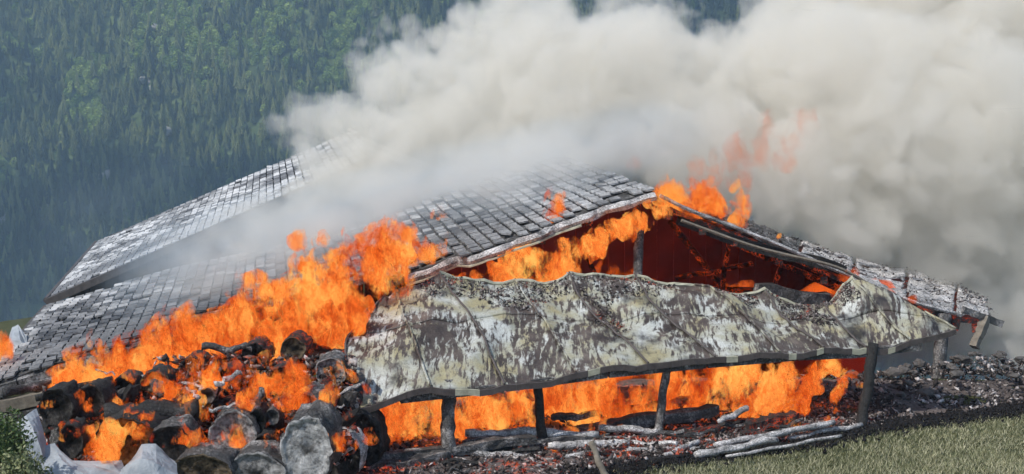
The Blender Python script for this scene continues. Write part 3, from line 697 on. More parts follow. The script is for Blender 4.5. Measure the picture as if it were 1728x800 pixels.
# ------------------------------------------------------------ log pile
def log(px, py, D, rx, ry, end, bark, lab, L_=2.2, tilt=(0, 0), seed=0, hollow=0., group='burnt logs in the pile'):
    """round log whose sawn end faces the camera; rx, ry in photo pixels"""
    c_ = at(px, py, D); o = empty('log', c_); s = D / F; RX, RZ = rx * s, ry * s
    ns = 34; V = []; Fc = []; prof = [1 + .13 * nz((math.cos(2 * math.pi * k / ns), math.sin(2 * math.pi * k / ns), seed), 1.6) + .11 * nz((math.cos(2 * math.pi * k / ns), math.sin(2 * math.pi * k / ns), seed), 5) for k in range(ns)]
    back = Vector((tilt[0] * .6, 1, tilt[1] * .35)).normalized() * L_ * .26
    nr = 13
    for j in range(nr):
        t = j / (nr - 1)
        for k in range(ns):
            an = 2 * math.pi * k / ns; q = prof[k] * (1 + .10 * nz((math.cos(an) * 2, math.sin(an) * 2, t * 4 + seed), 1) + .09 * nz((math.cos(an) * 5, math.sin(an) * 5, t * 3 + seed), 1) - .05 * abs(nz((math.cos(an) * 9, math.sin(an) * 9, t * 2 + seed), 1)) * 2 - (.0 if j else .03))
            V.append(Vector((RX * q * math.cos(an), 0, RZ * q * math.sin(an))) + back * t)
    for j in range(nr - 1):
        for k in range(ns):
            a_ = j * ns + k; b_ = j * ns + (k + 1) % ns; Fc.append((a_, a_ + ns, b_ + ns, b_))
    Fc.append(tuple(range((nr - 1) * ns, nr * ns)))
    link('bark', mesh('bark', V, Fc, True), MAT[bark], o)
    V = []; Fc = []; rings = [1.0, .93, .86, .7, .52, .34, .17]
    for j, q in enumerate(rings):
        for k in range(ns):
            an = 2 * math.pi * k / ns; x = RX * prof[k] * q * .97 * math.cos(an); z = RZ * prof[k] * q * .97 * math.sin(an)
            dep = -.018 * (1 if j == 1 else 0) + (.02 if j > 1 else 0) + hollow * (1 - q)**.6 * RX + .035 * nz((x * 6, z * 6, seed), 1) + .02 * nz((x * 17, z * 17, seed), 1)
            V.append((x, dep - .012, z))
    V.append((0, hollow * RX + .02, 0))
    for j in range(len(rings) - 1):
        for k in range(ns): a_ = j * ns + k; b_ = j * ns + (k + 1) % ns; Fc.append((a_, b_, b_ + ns, a_ + ns))
    j = len(rings) - 1
    for k in range(ns): Fc.append((j * ns + k, j * ns + (k + 1) % ns, len(V) - 1))
    me = mesh('end_face', V, Fc, True)
    link('end_face', me, MAT[end], o)
    return tag(o, lab, 'log', group)
LOGS = [
 (395, 738, 20.6, 43, 46, 'end_grey', 'bark', 'large round grey log end with dark centre and visible rings', 2.4, (.1, .03), .15),
 (517, 762, 20.0, 46, 62, 'end_light', 'bark', 'tallest log end, ash-white and oval, in the middle front of the pile', 2.6, (.28, .34), .1),
 (213, 748, 20.2, 56, 46, 'end_yellow', 'char_dark', 'hollow log end with yellow-brown rotten inside and black rim', 2.2, (.1, .1), .5),
 (340, 802, 19.7, 54, 38, 'end_brown', 'bark', 'brown and grey log end cut by the bottom of the picture', 2.2, (.1, .05), .1),
 (432, 802, 20.0, 50, 42, 'end_grey', 'char', 'smooth grey log end low between the ringed one and the white oval one', 2.2, (.15, .05), .05),
 (288, 752, 20.1, 38, 38, 'end_dark', 'bark', 'wrinkled black log end left of the large ringed one', 2.0, (.1, .2), .2),
 (348, 668, 21.3, 16, 15, 'end_grey', 'char_ash', 'small grey log end above the large ringed one', 1.2, (-.2, .2), .1),
 (577, 773, 21.2, 34, 42, 'end_dark', 'char_ash', 'dark log end with pale rim right of the white oval one', 2.0, (.2, .1), .1),
 (603, 748, 22.2, 42, 56, 'end_dark', 'char_dark', 'big brown-black log end against the flames at the right of the pile', 2.0, (.2, .1), .05),
 (583, 680, 22.4, 27, 27, 'end_dark', 'char_dark', 'round black log end topmost at the right of the pile', 2.0, (.2, .1), .05),
 (558, 628, 22.2, 27, 26, 'end_grey', 'char', 'grey log end beside the left corner of the metal roof', 1.6, (.1, .2), .1),
 (652, 740, 24.2, 38, 33, 'end_brown', 'char_ember', 'reddish log end glowing behind the flames under the metal roof', 1.6, (.2, 0), .1),
 (434, 712, 20.7, 15, 22, 'end_dark', 'char_dark', 'small black log end right of the ringed one, upper of two', 1.4, (.1, .1), .1),
 (460, 703, 20.8, 13, 14, 'end_grey', 'char', 'smallest log end, between the ringed one and the white oval one', 1.4, (.1, .1), .1),
 (444, 748, 20.5, 15, 15, 'end_dark', 'char_dark', 'small black log end right of the ringed one, lower of two', 1.4, (.1, .1), .1),
 (95, 688, 20.6, 30, 34, 'end_dark', 'char_dark', 'black charred log end leftmost in the pile', 1.6, (.3, .1), .3),
 (150, 678, 20.9, 30, 28, 'end_dark', 'char_dark', 'black charred log end second from the left of the pile', 1.6, (.3, .1), .2),
 (262, 645, 21.8, 26, 20, 'end_brown', 'char_dark', 'brown-grey log end half in flames at the top left of the pile', 1.6, (.2, .1), .1),
 (210, 652, 21.7, 20, 18, 'end_dark', 'char_dark', 'black log end just left of the brown one at the top of the pile', 1.6, (.2, .1), .1),
 (300, 700, 21.0, 22, 22, 'end_dark', 'char_ember', 'glowing black log end above the wrinkled one', 1.6, (.2, .1), .1),
 (475, 640, 21.9, 22, 22, 'end_dark', 'char_ember', 'charred log end in the flames above the white oval one', 1.6, (.2, .2), .1),
 (430, 600, 22.6, 24, 22, 'end_dark', 'char_ember', 'charred log end high in the left flames', 1.6, (.2, .2), .1),
 (495, 590, 22.8, 22, 22, 'end_brown', 'char_ember', 'brown log end highest in the left flames', 1.6, (.2, .2), .1),
 (385, 640, 22.0, 24, 20, 'end_dark', 'char_ember', 'black log end above the white splinters', 1.6, (.2, .2), .1),
 (325, 620, 22.4, 22, 18, 'end_dark', 'char_dark', 'black log end at the lower edge of the largest flames', 1.6, (.2, .2), .1),
 (520, 690, 21.2, 26, 26, 'bark', 'bark', 'grey cracked log lying behind the white oval end', 2.0, (.3, .5), .0),
 (120, 745, 20.2, 22, 30, 'end_dark', 'char_dark', 'burning black log end left of the hollow one', 1.4, (.2, 0), .3),
 (390, 690, 21.6, 20, 18, 'end_dark', 'char_ember', 'glowing log end just above the large ringed one', 1.4, (.2, .2), .2)]
for k, q in enumerate(LOGS):
    log(*q[:8], L_=q[8], tilt=q[9], seed=k * 3.7, hollow=q[10])
for k, (q0, q1, r, m, lab) in enumerate([((178, 700, 20.8), (335, 692, 21.0), .17, 'char_dark', 'black log lying crossways above the hollow one'),
     ((420, 718, 20.6), (442, 655, 21.0), .05, 'char', 'thin charred branch standing up between log ends'),
     ((362, 648, 21.1), (408, 630, 21.3), .045, 'char_ash', 'white ash branch at the middle of the pile'),
     ((312, 655, 21.0), (336, 672, 20.9), .035, 'char_ash', 'white splinter left of the small grey log end'),
     ((340, 585, 22.4), (425, 590, 22.6), .06, 'char', 'charred pole at the lower roof edge in the flames'),
     ((60, 672, 21.0), (190, 640, 21.6), .06, 'char_dark', 'black pole under the low left edge of the roof'),
     ((352, 690, 20.6), (405, 686, 20.7), .03, 'char_ash', 'curled white bark on top of the ringed log'),
     ((0, 665, 22), (115, 640, 23.4), .09, 'char', 'charred rail at the far left under the tiles')]):
    a_ = at(*q0); b_ = at(*q1); n = 12; V, Fc = tube(lerp_path(a_, b_, n, .1, k + 30), [r * (1 + .3 * nz((i, k, 0), .7)) for i in range(n)], 10, .4, k)
    o = empty('branch', (a_ + b_) / 2); tag(o, lab, 'branch', 'branches lying on the log pile'); child('wood', mesh('branch', V, Fc, True), MAT[m], o)
# mass of the pile behind the ends one can see
k = 0
for row in range(5):
    for c_ in range(17):
        px = 95 + c_ * 31 + random.uniform(-9, 9) + row * 6; py = 800 - row * 42 + random.uniform(-9, 9) - c_ * 1.5; D = 22.1 + row * .35
        if py < 640 and px < 180: continue
        k += 1
        log(px, py, D, random.uniform(15, 24), random.uniform(14, 22), random.choice(['end_dark', 'end_dark', 'end_grey', 'end_brown']), random.choice(['char_dark', 'char_ember']), 'small sooty log end deep in the pile behind the larger logs and flames', 1.8, (.15, .1), k * 1.9, .1, 'sooty logs deep in the pile')
pts_ = []
for _ in range(5000):
    px = random.uniform(70, 600); py = random.uniform(600, 780); D = 20.9 + (780 - py) / 180 * 1.6 + random.uniform(-.1, .6)
    if py < 655 and px < 260: continue
    pts_.append(at(px, py, D))
tag(chunks('charcoal', pts_, .02, .08, MAT['embers'], stretch=1.3), 'charcoal, bark flakes and embers filling the gaps of the log pile', kind='stuff')

# ------------------------------------------------------------ plastic sheets and other small things
a = M('white_plastic_sheet'); p = a.pos(); a.base(a.ramp(a.noise(p, 2.2, 5, .6), [(.3, (.2, .23, .26)), (.6, (.38, .41, .44))]), .55, spec=.35); a.bump(a.noise(p, 4, 3, .5, 1.5), .7, .05); MAT['plastic'] = a.m
def sheet(px_rows, lab, seed, m='plastic'):
    Pm = [[Vector(at(*q)) for q in r] for r in px_rows]; o = empty('plastic_sheet', Pm[0][0])
    nv = len(Pm) - 1; nu = len(Pm[0]) - 1
    def lin(P_, t): i_ = min(int(t), len(P_) - 2); return P_[i_].lerp(P_[i_ + 1], t - i_)
    def fn(u, v): return lin([lin(r, u) for r in Pm], v)
    sh = patch('sheet', fn, 0, nu, 0, nv, nu * 3, nv * 3, MAT[m], o, th=.008, disp=lambda p, u, v: .055 * nz(p, 3.2, seed)); sh.data.polygons.foreach_set('use_smooth', [False] * len(sh.data.polygons))
    return tag(o, lab, 'plastic sheet', 'plastic sheets under the log pile')
sheet([[(25, 714, 19.8), (44, 700, 19.9), (60, 690, 20.1)], [(42, 750, 19.5), (62, 738, 19.6), (72, 725, 20)], [(62, 805, 19.2), (85, 800, 19.3), (84, 770, 19.8)], [(80, 850, 19), (110, 850, 19.1), (120, 820, 19.6)]], 'pale blue-white plastic sheet sticking up leftmost beside the bush', 1)
sheet([[(66, 756, 19.8), (92, 748, 19.9), (122, 776, 19.8), (205, 776, 19.6)], [(75, 800, 19.2), (110, 790, 19.2), (150, 800, 19.2), (215, 800, 19.2)], [(70, 870, 18.8), (120, 870, 18.8), (170, 870, 18.8), (230, 870, 18.8)]], 'crumpled white plastic sheet below the hollow log', 2)
sheet([[(228, 768, 19.8), (240, 752, 19.9), (262, 750, 19.9), (296, 782, 19.7)], [(205, 792, 19.3), (240, 775, 19.1), (265, 782, 19.1), (302, 800, 19.2)], [(180, 860, 18.9), (230, 860, 18.8), (280, 860, 18.8), (310, 860, 18.9)]], 'peaked white plastic sheet between the hollow log and the brown log end', 3)
sheet([[(8, 590, 30), (20, 552, 30.4), (30, 546, 30.4), (44, 566, 30)], [(5, 610, 29.6), (18, 575, 29.7), (34, 574, 29.7), (48, 590, 29.6)], [(0, 640, 29.5), (15, 640, 29.5), (30, 640, 29.5), (45, 640, 29.5)]], 'small white plastic cover beyond the left eave of the barn', 4)
# bush
def leaves(name, c, rad, n, size, m, parent, seed):
    r = np.random.default_rng(seed); d = r.normal(size=(n, 3)); d /= np.linalg.norm(d, axis=1)[:, None]; d *= (r.random(n)**.4)[:, None]
    C_ = d * np.array(rad) * (1 + .25 * np.sin(d[:, :1] * 9 + d[:, 2:] * 7)) + np.array(c); u = r.normal(size=(n, 3)); u /= np.linalg.norm(u, axis=1)[:, None]
    v = np.cross(u, r.normal(size=(n, 3))); v /= np.linalg.norm(v, axis=1)[:, None]; s = size * r.uniform(.6, 1.3, (n, 1))
    V = np.stack([C_ - u * s, C_ + v * s * .45, C_ + u * s, C_ - v * s * .45], 1).reshape(-1, 3); T = np.arange(n * 4).reshape(-1, 4)
    return child(name, npmesh(name, V, T), m, parent)
a = M('bush_leaf'); a.base(a.ramp(a.island(), [(.1, (.035, .07, .02)), (.5, (.08, .13, .04)), (.9, (.16, .2, .08))]), .6, spec=.3); MAT['leaf'] = a.m
a = M('pale_bush_leaf'); a.base(a.ramp(a.island(), [(.1, (.08, .11, .04)), (.5, (.17, .2, .09)), (.9, (.3, .31, .17))]), .6, spec=.3); MAT['leaf2'] = a.m
for (px, py, D, rad, n, m, lab) in [(12, 745, 18.6, (.32, .35, .42), 2600, 'leaf', 'dark green leafy bush at the lower left corner'), (35, 812, 18.0, (.36, .35, .42), 3200, 'leaf2', 'pale yellow-green bush in front of the plastic sheets')]:
    c_ = at(px, py, D); o = empty('bush', (c_.x, c_.y, c_.z - 1.3)); tag(o, lab, 'bush')
    leaves('foliage', c_, rad, n, .034, MAT[m], o, n)
    for k in range(7):
        V, Fc = tube(lerp_path(o.location, c_ + Vector((random.uniform(-.25, .25), random.uniform(-.2, .2), random.uniform(0, .3))), 6, .08, k), [.02, .018, .015, .012, .008, .004], 5); child('stem', mesh('stem', V, Fc), MAT['trunk'], o)
# grass
n = 150000
x = rng.uniform(.2, 13.5, n); y = np.zeros(n); ey = np.array([21.3 + .46 * (q - 1.8) for q in x])
y = ey + .05 - (rng.random(n)**.8) * 7.5 + .10 * np.sin(x * 2.2) + rng.normal(0, .12, n) + .12 * np.sin(x * 7.3 + 1)
gz = np.array([ground_z(a_, b_) for a_, b_ in zip(x, y)])
P = np.stack([x, y, gz], 1); an = rng.uniform(0, 6.28, n); hgt = rng.uniform(.035, .10, n); wd = rng.uniform(.004, .009, n)
sd = np.stack([np.cos(an), np.sin(an), 0 * an], 1) * wd[:, None]; lean = np.stack([rng.normal(0, .5, n), rng.normal(0, .5, n), np.ones(n)], 1) * hgt[:, None]
V = np.stack([P - sd, P + sd, P + lean], 1).reshape(-1, 3); T = np.arange(3 * n).reshape(-1, 3)
a = M('grass_blades'); v = a.math('ADD', a.math('MULTIPLY', a.island(), .5), a.math('MULTIPLY', a.noise(a.pos(), 1.1, 5, .7), .6)); a.base(a.ramp(v, [(.3, (.15, .165, .08)), (.55, (.31, .31, .18)), (.8, (.55, .52, .36))]), .7, spec=.2)
tag(link('grass', npmesh('grass', V, T), a.m), 'short dry green meadow grass in front of the barn', kind='stuff')

# ------------------------------------------------------------ rear house
house = empty('rear_house', at(300, 560, 41)); house.location.z = 0
tag(house, 'smaller house behind the barn at left, pale tiled roof over dark boarded gable', 'house')
HP = at(78, 506, 40); tp2 = .42; Le = 11.2
R0 = HP - (ee + Vector((0, 0, -tp2))).normalized() * Le
s2, u2 = tiled_slope(house, R0, tp2, Le, 0, 12.0, .27, .42, MAT['tile2'], 300, skip=lambda e, d: nz((e, d, 0), 1.1, 8) > .56)
patch('roof_deck', lambda u, v: R0 + s2 * u + dd * v + Vector((0, 0, -.015)), 0, Le, 0, 12.0, 6, 4, MAT['char_dark'], house, th=.13)
patch('roof_deck', lambda u, v: R0 + Vector((-s2.x, -s2.y, s2.z)) * u + dd * v + Vector((0, 0, -.015)), 0, 8, 0, 12.0, 6, 4, MAT['tile2'], house, th=.13)
V, Fc = tube([R0 + dd * -.03 + Vector((0, 0, -.08)), R0 + s2 * Le + dd * -.03 + Vector((0, 0, -.08))], [.11, .11], 4, square=True); child('bargeboard', mesh('bargeboard', V, Fc), MAT['fascia'], house)
V, Fc = tube([R0 + s2 * Le + dd * -.05, R0 + s2 * Le + dd * 12.0], [.09] * 2, 6); child('gutter', mesh('gutter', V, Fc), MAT['fascia'], house)
V, Fc = tube(lerp_path(R0 + dd * 8.5 + Vector((0, 0, .06)), R0 + dd * 12 + Vector((0, 0, .06)), 16, .06), [.12] * 16, 7, .8); child('ridge_cap', mesh('ridge_cap', V, Fc), MAT['char_ash'], house)
nb = 44
for k in range(nb):  # boarded gable wall
    e0 = .05 + k * (Le - .7) / nb; e1 = e0 + (Le - .7) / nb - .004
    for sgn in (1,):
        a_ = R0 + s2 * e0 + dd * .55 - Vector((0, 0, .15)); b_ = R0 + s2 * e1 + dd * .55 - Vector((0, 0, .15)); off = dd * .05; lo = Vector((0, 0, -3.6))
        c0 = Vector((b_.x, b_.y, -2.2)); d0 = Vector((a_.x, a_.y, -2.2))
        child('wall_board', mesh('wall_board', [a_, b_, c0, d0, a_ + off, b_ + off, c0 + off, d0 + off], BOXF), MAT['wall_purple'], house)
s2r = Vector((-s2.x, -s2.y, s2.z))
for k in range(28):
    a_ = R0 + s2r * (.05 + k * .26) + dd * .55 - Vector((0, 0, .15)); b_ = R0 + s2r * (.306 + k * .26) + dd * .55 - Vector((0, 0, .15)); off = dd * .05
    c0 = Vector((b_.x, b_.y, -2.2)); d0 = Vector((a_.x, a_.y, -2.2))
    child('wall_board', mesh('wall_board', [a_, b_, c0, d0, a_ + off, b_ + off, c0 + off, d0 + off], BOXF), MAT['wall_purple'], house)
q0 = R0 + s2 * (Le - .7) + dd * .55 - Vector((0, 0, .15)); q1 = q0 + dd * 10.8
child('side_wall', mesh('side_wall', [q0, q1, Vector((q1.x, q1.y, -2.2)), Vector((q0.x, q0.y, -2.2))] + [v - ee * .1 for v in (q0, q1, Vector((q1.x, q1.y, -2.2)), Vector((q0.x, q0.y, -2.2)))], BOXF), MAT['wall_purple'], house)

# ------------------------------------------------------------ flames
def blob(V, T, A, c, rad, axis, seed):
    """one tongue: teardrop drawn out along axis, surface torn by noise"""
    n1, n2 = 12, 14; axis = Vector(axis); L_ = axis.length; ax = axis.normalized(); s = ax.cross(Vector((0, 1, .2))).normalized(); u = s.cross(ax); b = len(V)
    for i in range(n1 + 1):
        t = i / n1; prof = math.sin(math.pi * t**.55)**.85 if 0 < t < 1 else .02
        sway = Vector((nz((t * 2, seed, 0)), nz((t * 2, seed, 4)), 0)) * L_ * .35 * t
        for k in range(n2):
            an = 2 * math.pi * k / n2; q = 1.2 * rad * prof * (1 + .45 * nz((math.cos(an) * 1.5, math.sin(an) * 1.5, t * 3 + seed), 1) + .3 * nz((math.cos(an) * 3, math.sin(an) * 3, t * 6 + seed), 1))
            A.append(t * t)
            V.append(c + ax * (t * L_) + sway + s * (q * math.cos(an)) + u * (q * math.sin(an) * .6))
    for i in range(n1):
        for k in range(n2):
            a_ = b + i * n2 + k; b_ = b + i * n2 + (k + 1) % n2; T.append((a_, b_, b_ + n2, a_ + n2))
def fire(lab, spots, m, seed, wind=(.45, 0, 1)):
    """spots: (px, py, D, radius m, height m, spread px, count)"""
    r = random.Random(seed); V = []; T = []; A = []
    for (px, py, D, rad, h, sp, cnt) in spots:
        for _ in range(int(cnt * 1.5)):
            c = at(px + r.uniform(-sp, sp) * 1.1, py + r.uniform(-sp, sp) * .6, D + r.uniform(-.35, .35))
            ax = Vector((wind[0] + r.uniform(-.3, .3), r.uniform(-.1, .1), wind[2])).normalized() * h * r.uniform(.6, 1.2)
            blob(V, T, A, c, rad * r.uniform(.4, 1.1), ax, r.uniform(0, 90))
    me = npmesh('fire', V, T, True); o = link('fire', me, MAT[m])
    ng = bpy.data.node_groups.new('merge_flames', 'GeometryNodeTree'); ng.interface.new_socket('Geometry', in_out='INPUT', socket_type='NodeSocketGeometry')
    ng.interface.new_socket('Geometry', in_out='OUTPUT', socket_type='NodeSocketGeometry'); N = ng.nodes; L = ng.links
    gi = N.new('NodeGroupInput'); go = N.new('NodeGroupOutput'); mv = N.new('GeometryNodeMeshToVolume'); vm_ = N.new('GeometryNodeVolumeToMesh'); st = N.new('GeometryNodeSetMaterial')
    mv.resolution_mode = 'VOXEL_SIZE'; mv.inputs['Voxel Size'].default_value = .045; mv.inputs['Interior Band Width'].default_value = .09
    vm_.resolution_mode = 'GRID'; vm_.inputs['Threshold'].default_value = .1; st.inputs['Material'].default_value = MAT[m]
    L.new(gi.outputs[0], mv.inputs[0]); L.new(mv.outputs[0], vm_.inputs[0]); L.new(vm_.outputs[0], st.inputs[0]); L.new(st.outputs[0], go.inputs[0])
    o.modifiers.new('merge', 'NODES').node_group = ng
    return tag(o, lab, kind='stuff')
fire('tall bright orange flames roaring along the lower edge of the tiled roof above the log pile', [
 (130, 655, 22.6, .28, .5, 28, 6), (170, 640, 22.8, .35, .7, 32, 8), (230, 625, 23.0, .4, .9, 30, 9), (280, 595, 23.4, .42, 1.0, 24, 9), (282, 545, 23.8, .25, .5, 12, 4), (330, 600, 23.4, .35, .7, 30, 7),
 (390, 580, 23.8, .4, .8, 28, 9), (440, 545, 24.2, .5, .9, 32, 12), (500, 530, 24.6, .55, .95, 34, 14), (560, 510, 24.9, .5, .95, 34, 14), (600, 480, 25.2, .45, .9, 30, 11), (640, 440, 25.6, .35, .9, 22, 8), (650, 500, 25.2, .35, .8, 20, 8),
 (560, 570, 24.2, .45, .9, 26, 9), (490, 590, 23.6, .5, .9, 30, 9), (440, 600, 23.4, .4, .8, 25, 6)], 'flame', 1)
fire('torn orange flames licking between the log ends', [
 (160, 775, 19.9, .16, .55, 26, 9), (120, 740, 20.0, .12, .45, 14, 4), (195, 780, 19.6, .12, .6, 16, 5), (235, 715, 20.2, .12, .4, 26, 6), (345, 760, 20.3, .09, .5, 10, 4), (425, 755, 20.3, .08, .5, 8, 4),
 (462, 745, 20.4, .08, .35, 10, 4), (300, 690, 21.0, .2, .5, 26, 6), (380, 660, 21.4, .2, .5, 30, 7), (450, 660, 21.4, .25, .7, 26, 8), (500, 660, 21.6, .22, .7, 24, 7), (420, 690, 21.0, .14, .35, 24, 5), (250, 690, 21.0, .12, .25, 30, 5), (80, 690, 20.4, .07, .25, 8, 3), (72, 740, 20.1, .07, .35, 8, 3), (330, 650, 21.6, .2, .5, 40, 8)], 'flame_open', 2, (.2, 0, 1))
fire('orange flames pouring out of the gable under the left roof edge', [
 (770, 495, 27.0, .25, .4, 16, 6), (790, 492, 27.2, .3, .5, 22, 9), (985, 425, 27.8, .25, .45, 20, 8), (1035, 392, 27.8, .22, .45, 18, 8), (930, 480, 28.2, .2, .35, 30, 6), (840, 482, 27.4, .35, .6, 26, 11), (890, 470, 27.6, .35, .65, 28, 11), (930, 455, 27.8, .3, .6, 24, 9), (960, 430, 27.9, .25, .5, 18, 7), (1010, 400, 27.9, .2, .45, 16, 6), (1060, 378, 27.9, .2, .5, 18, 7), (1100, 360, 27.8, .18, .5, 16, 6), (1010, 480, 28.4, .15, .3, 20, 4), (860, 440, 28.2, .3, .5, 40, 8)], 'flame', 3, (.9, 0, .55))
fire('leaping flames blown to the right of the roof peak', [
 (1130, 348, 28.2, .22, .6, 18, 8), (1170, 358, 28.6, .26, .7, 22, 8), (1210, 370, 29, .26, .75, 24, 8), (1240, 380, 29.2, .2, .7, 14, 6), (1150, 330, 28.8, .15, .5, 30, 4), (1195, 335, 28.8, .12, .6, 36, 4)], 'flame_low', 4, (.25, 0, 1))
fire('faint flames reaching up into the smoke right of the peak', [
 (1210, 310, 33.0, .4, 1.0, 38, 8), (1265, 270, 33.6, .4, 1.1, 36, 8), (1310, 235, 34, .35, 1.0, 34, 6), (1060, 290, 33.8, .2, .7, 18, 3), (1350, 200, 33.2, .25, .7, 16, 2)], 'flame_faint', 5, (.5, 0, 1))
fire('small flames standing on the tiled roof', [
 (640, 430, 27.2, .32, .8, 22, 8), (520, 415, 28.4, .22, .5, 26, 6), (585, 435, 27.6, .15, .7, 8, 4), (690, 400, 28.4, .2, .5, 22, 5), (738, 372, 29.0, .14, .5, 12, 4), (925, 385, 28.4, .18, .8, 12, 7), (918, 340, 29.0, .12, .4, 8, 3), (710, 435, 27.2, .24, .5, 30, 7), (300, 560, 25.4, .15, .6, 14, 5), (430, 500, 26.2, .2, .6, 30, 6), (350, 560, 25.2, .2, .5, 26, 6), (510, 470, 26.6, .2, .6, 30, 6), (570, 440, 27.2, .2, .5, 26, 5), (180, 600, 24.2, .15, .5, 30, 5)], 'flame_low', 6, (.35, 0, 1))
fire('wall of orange flames burning under the left half of the metal roof', [
 (632, 745, 23.7, .3, .9, 20, 9), (680, 752, 24.0, .35, 1.0, 28, 11), (735, 745, 24.2, .35, 1.0, 28, 11), (800, 730, 24.4, .4, 1.0, 34, 13), (860, 722, 24.8, .32, .9, 28, 9), (960, 715, 25.2, .3, .7, 26, 7), (1010, 712, 25.2, .4, .95, 30, 12), (1060, 705, 25.4, .42, 1.0, 34, 13), (1100, 690, 25.6, .35, .9, 26, 9), (640, 690, 24.0, .3, .5, 30, 7), (700, 690, 24.2, .3, .4, 40, 8), (790, 680, 24.6, .3, .4, 40, 8), (1050, 660, 25.4, .3, .4, 50, 8), (920, 680, 25.4, .25, .5, 36, 6)], 'flame', 7, (.12, 0, 1))
fire('ragged flames twisting under the right half of the metal roof', [
 (1150, 692, 25.8, .22, .9, 24, 9), (1190, 690, 25.9, .22, .9, 22, 8), (1235, 700, 25.6, .22, 1.0, 22, 9), (1275, 710, 25.2, .24, 1.0, 24, 11), (1315, 690, 25.4, .22, .9, 24, 9), (1350, 655, 25.6, .2, .6, 26, 9), (1390, 635, 25.6, .18, .4, 26, 8), (1200, 640, 25.8, .2, .4, 40, 7), (1290, 640, 25.6, .2, .4, 36, 7), (1415, 680, 25.3, .14, .7, 12, 6), (1405, 705, 25.0, .05, .4, 6, 3), (1435, 655, 25.3, .12, .35, 14, 4), (1485, 668, 25.4, .05, .12, 3, 2), (1165, 660, 26.0, .25, .5, 30, 8), (1250, 650, 26.0, .25, .5, 30, 8), (1320, 720, 25.4, .2, .6, 26, 7)], 'flame', 8, (.3, 0, 1))
fire('dull red fire deep inside the lean-to', [(px, 730, 28.6, .5, 1.4, 40, 5) for px in range(640, 1400, 75)], 'flame_red', 9, (.1, 0, 1))
fire('dull red fire deep inside the gable', [(px, 520 + (px < 1100) * 5, 30.5, .45, .7 if px > 1050 else 1.1, 30, 3) for px in range(900, 1500, 70)] + [(1450, 490, 29, .2, .35, 40, 5), (1520, 515, 29, .15, .3, 30, 4)], 'flame_red', 10, (.3, 0, .9))
fire('small flames among the fallen beams', [(x_, y_, 23.4 + (780 - y_) * .02, .09, .26, 16, 4) for x_, y_ in [(700, 770), (830, 765), (925, 770), (940, 735), (960, 745), (1000, 718), (1010, 735), (720, 755), (870, 752), (1185, 740), (1385, 722), (1330, 722), (905, 790), (1040, 735), (1020, 757), (985, 740)]] + [(975, 745, 24.1, .12, .3, 14, 4)], 'flame_low', 12, (.2, 0, 1))
fire('thin flames along the burning right roof', [(1412, 468, 30.5, .05, .14, 4, 3), (1440, 474, 30.5, .05, .14, 4, 3), (1465, 480, 30.5, .05, .12, 4, 3), (1435, 462, 28.6, .06, .15, 10, 3), (1315, 405, 29.5, .06, .3, 5, 2), (1480, 492, 29, .07, .2, 20, 5)], 'flame_low', 13, (.4, 0, .7))
fire('patch of flames past the left eave of the barn', [(-4, 605, 28, .3, .8, 12, 6), (12, 585, 28.6, .1, .3, 8, 2)], 'flame_low', 14, (.2, 0, 1))
fire('flames threading between and over the logs of the pile', [(px, py, 20.3 + (760 - py) * .01, .18, .5, 34, 4) for px in range(150, 600, 62) for py in (650, 700, 750)], 'flame_open', 21, (.3, 0, 1))
# red-lit hot gas filling the gable
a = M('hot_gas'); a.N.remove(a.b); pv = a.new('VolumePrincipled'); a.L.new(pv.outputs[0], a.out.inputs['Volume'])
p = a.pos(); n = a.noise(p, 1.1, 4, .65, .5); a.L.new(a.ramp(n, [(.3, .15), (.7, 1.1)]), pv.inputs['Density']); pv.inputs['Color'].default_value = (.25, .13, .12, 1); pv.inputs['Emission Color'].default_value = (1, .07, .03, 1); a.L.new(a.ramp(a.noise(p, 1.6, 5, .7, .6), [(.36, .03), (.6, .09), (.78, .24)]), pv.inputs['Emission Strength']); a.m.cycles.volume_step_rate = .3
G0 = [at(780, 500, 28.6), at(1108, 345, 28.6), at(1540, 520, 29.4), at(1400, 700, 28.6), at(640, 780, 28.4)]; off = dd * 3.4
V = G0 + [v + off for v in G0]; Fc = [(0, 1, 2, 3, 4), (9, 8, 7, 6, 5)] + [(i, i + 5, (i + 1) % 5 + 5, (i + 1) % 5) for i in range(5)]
tag(link('glowing_smoke', mesh('glowing_smoke', V, Fc), a.m), 'red-lit hot smoke filling the inside of the barn', kind='stuff')

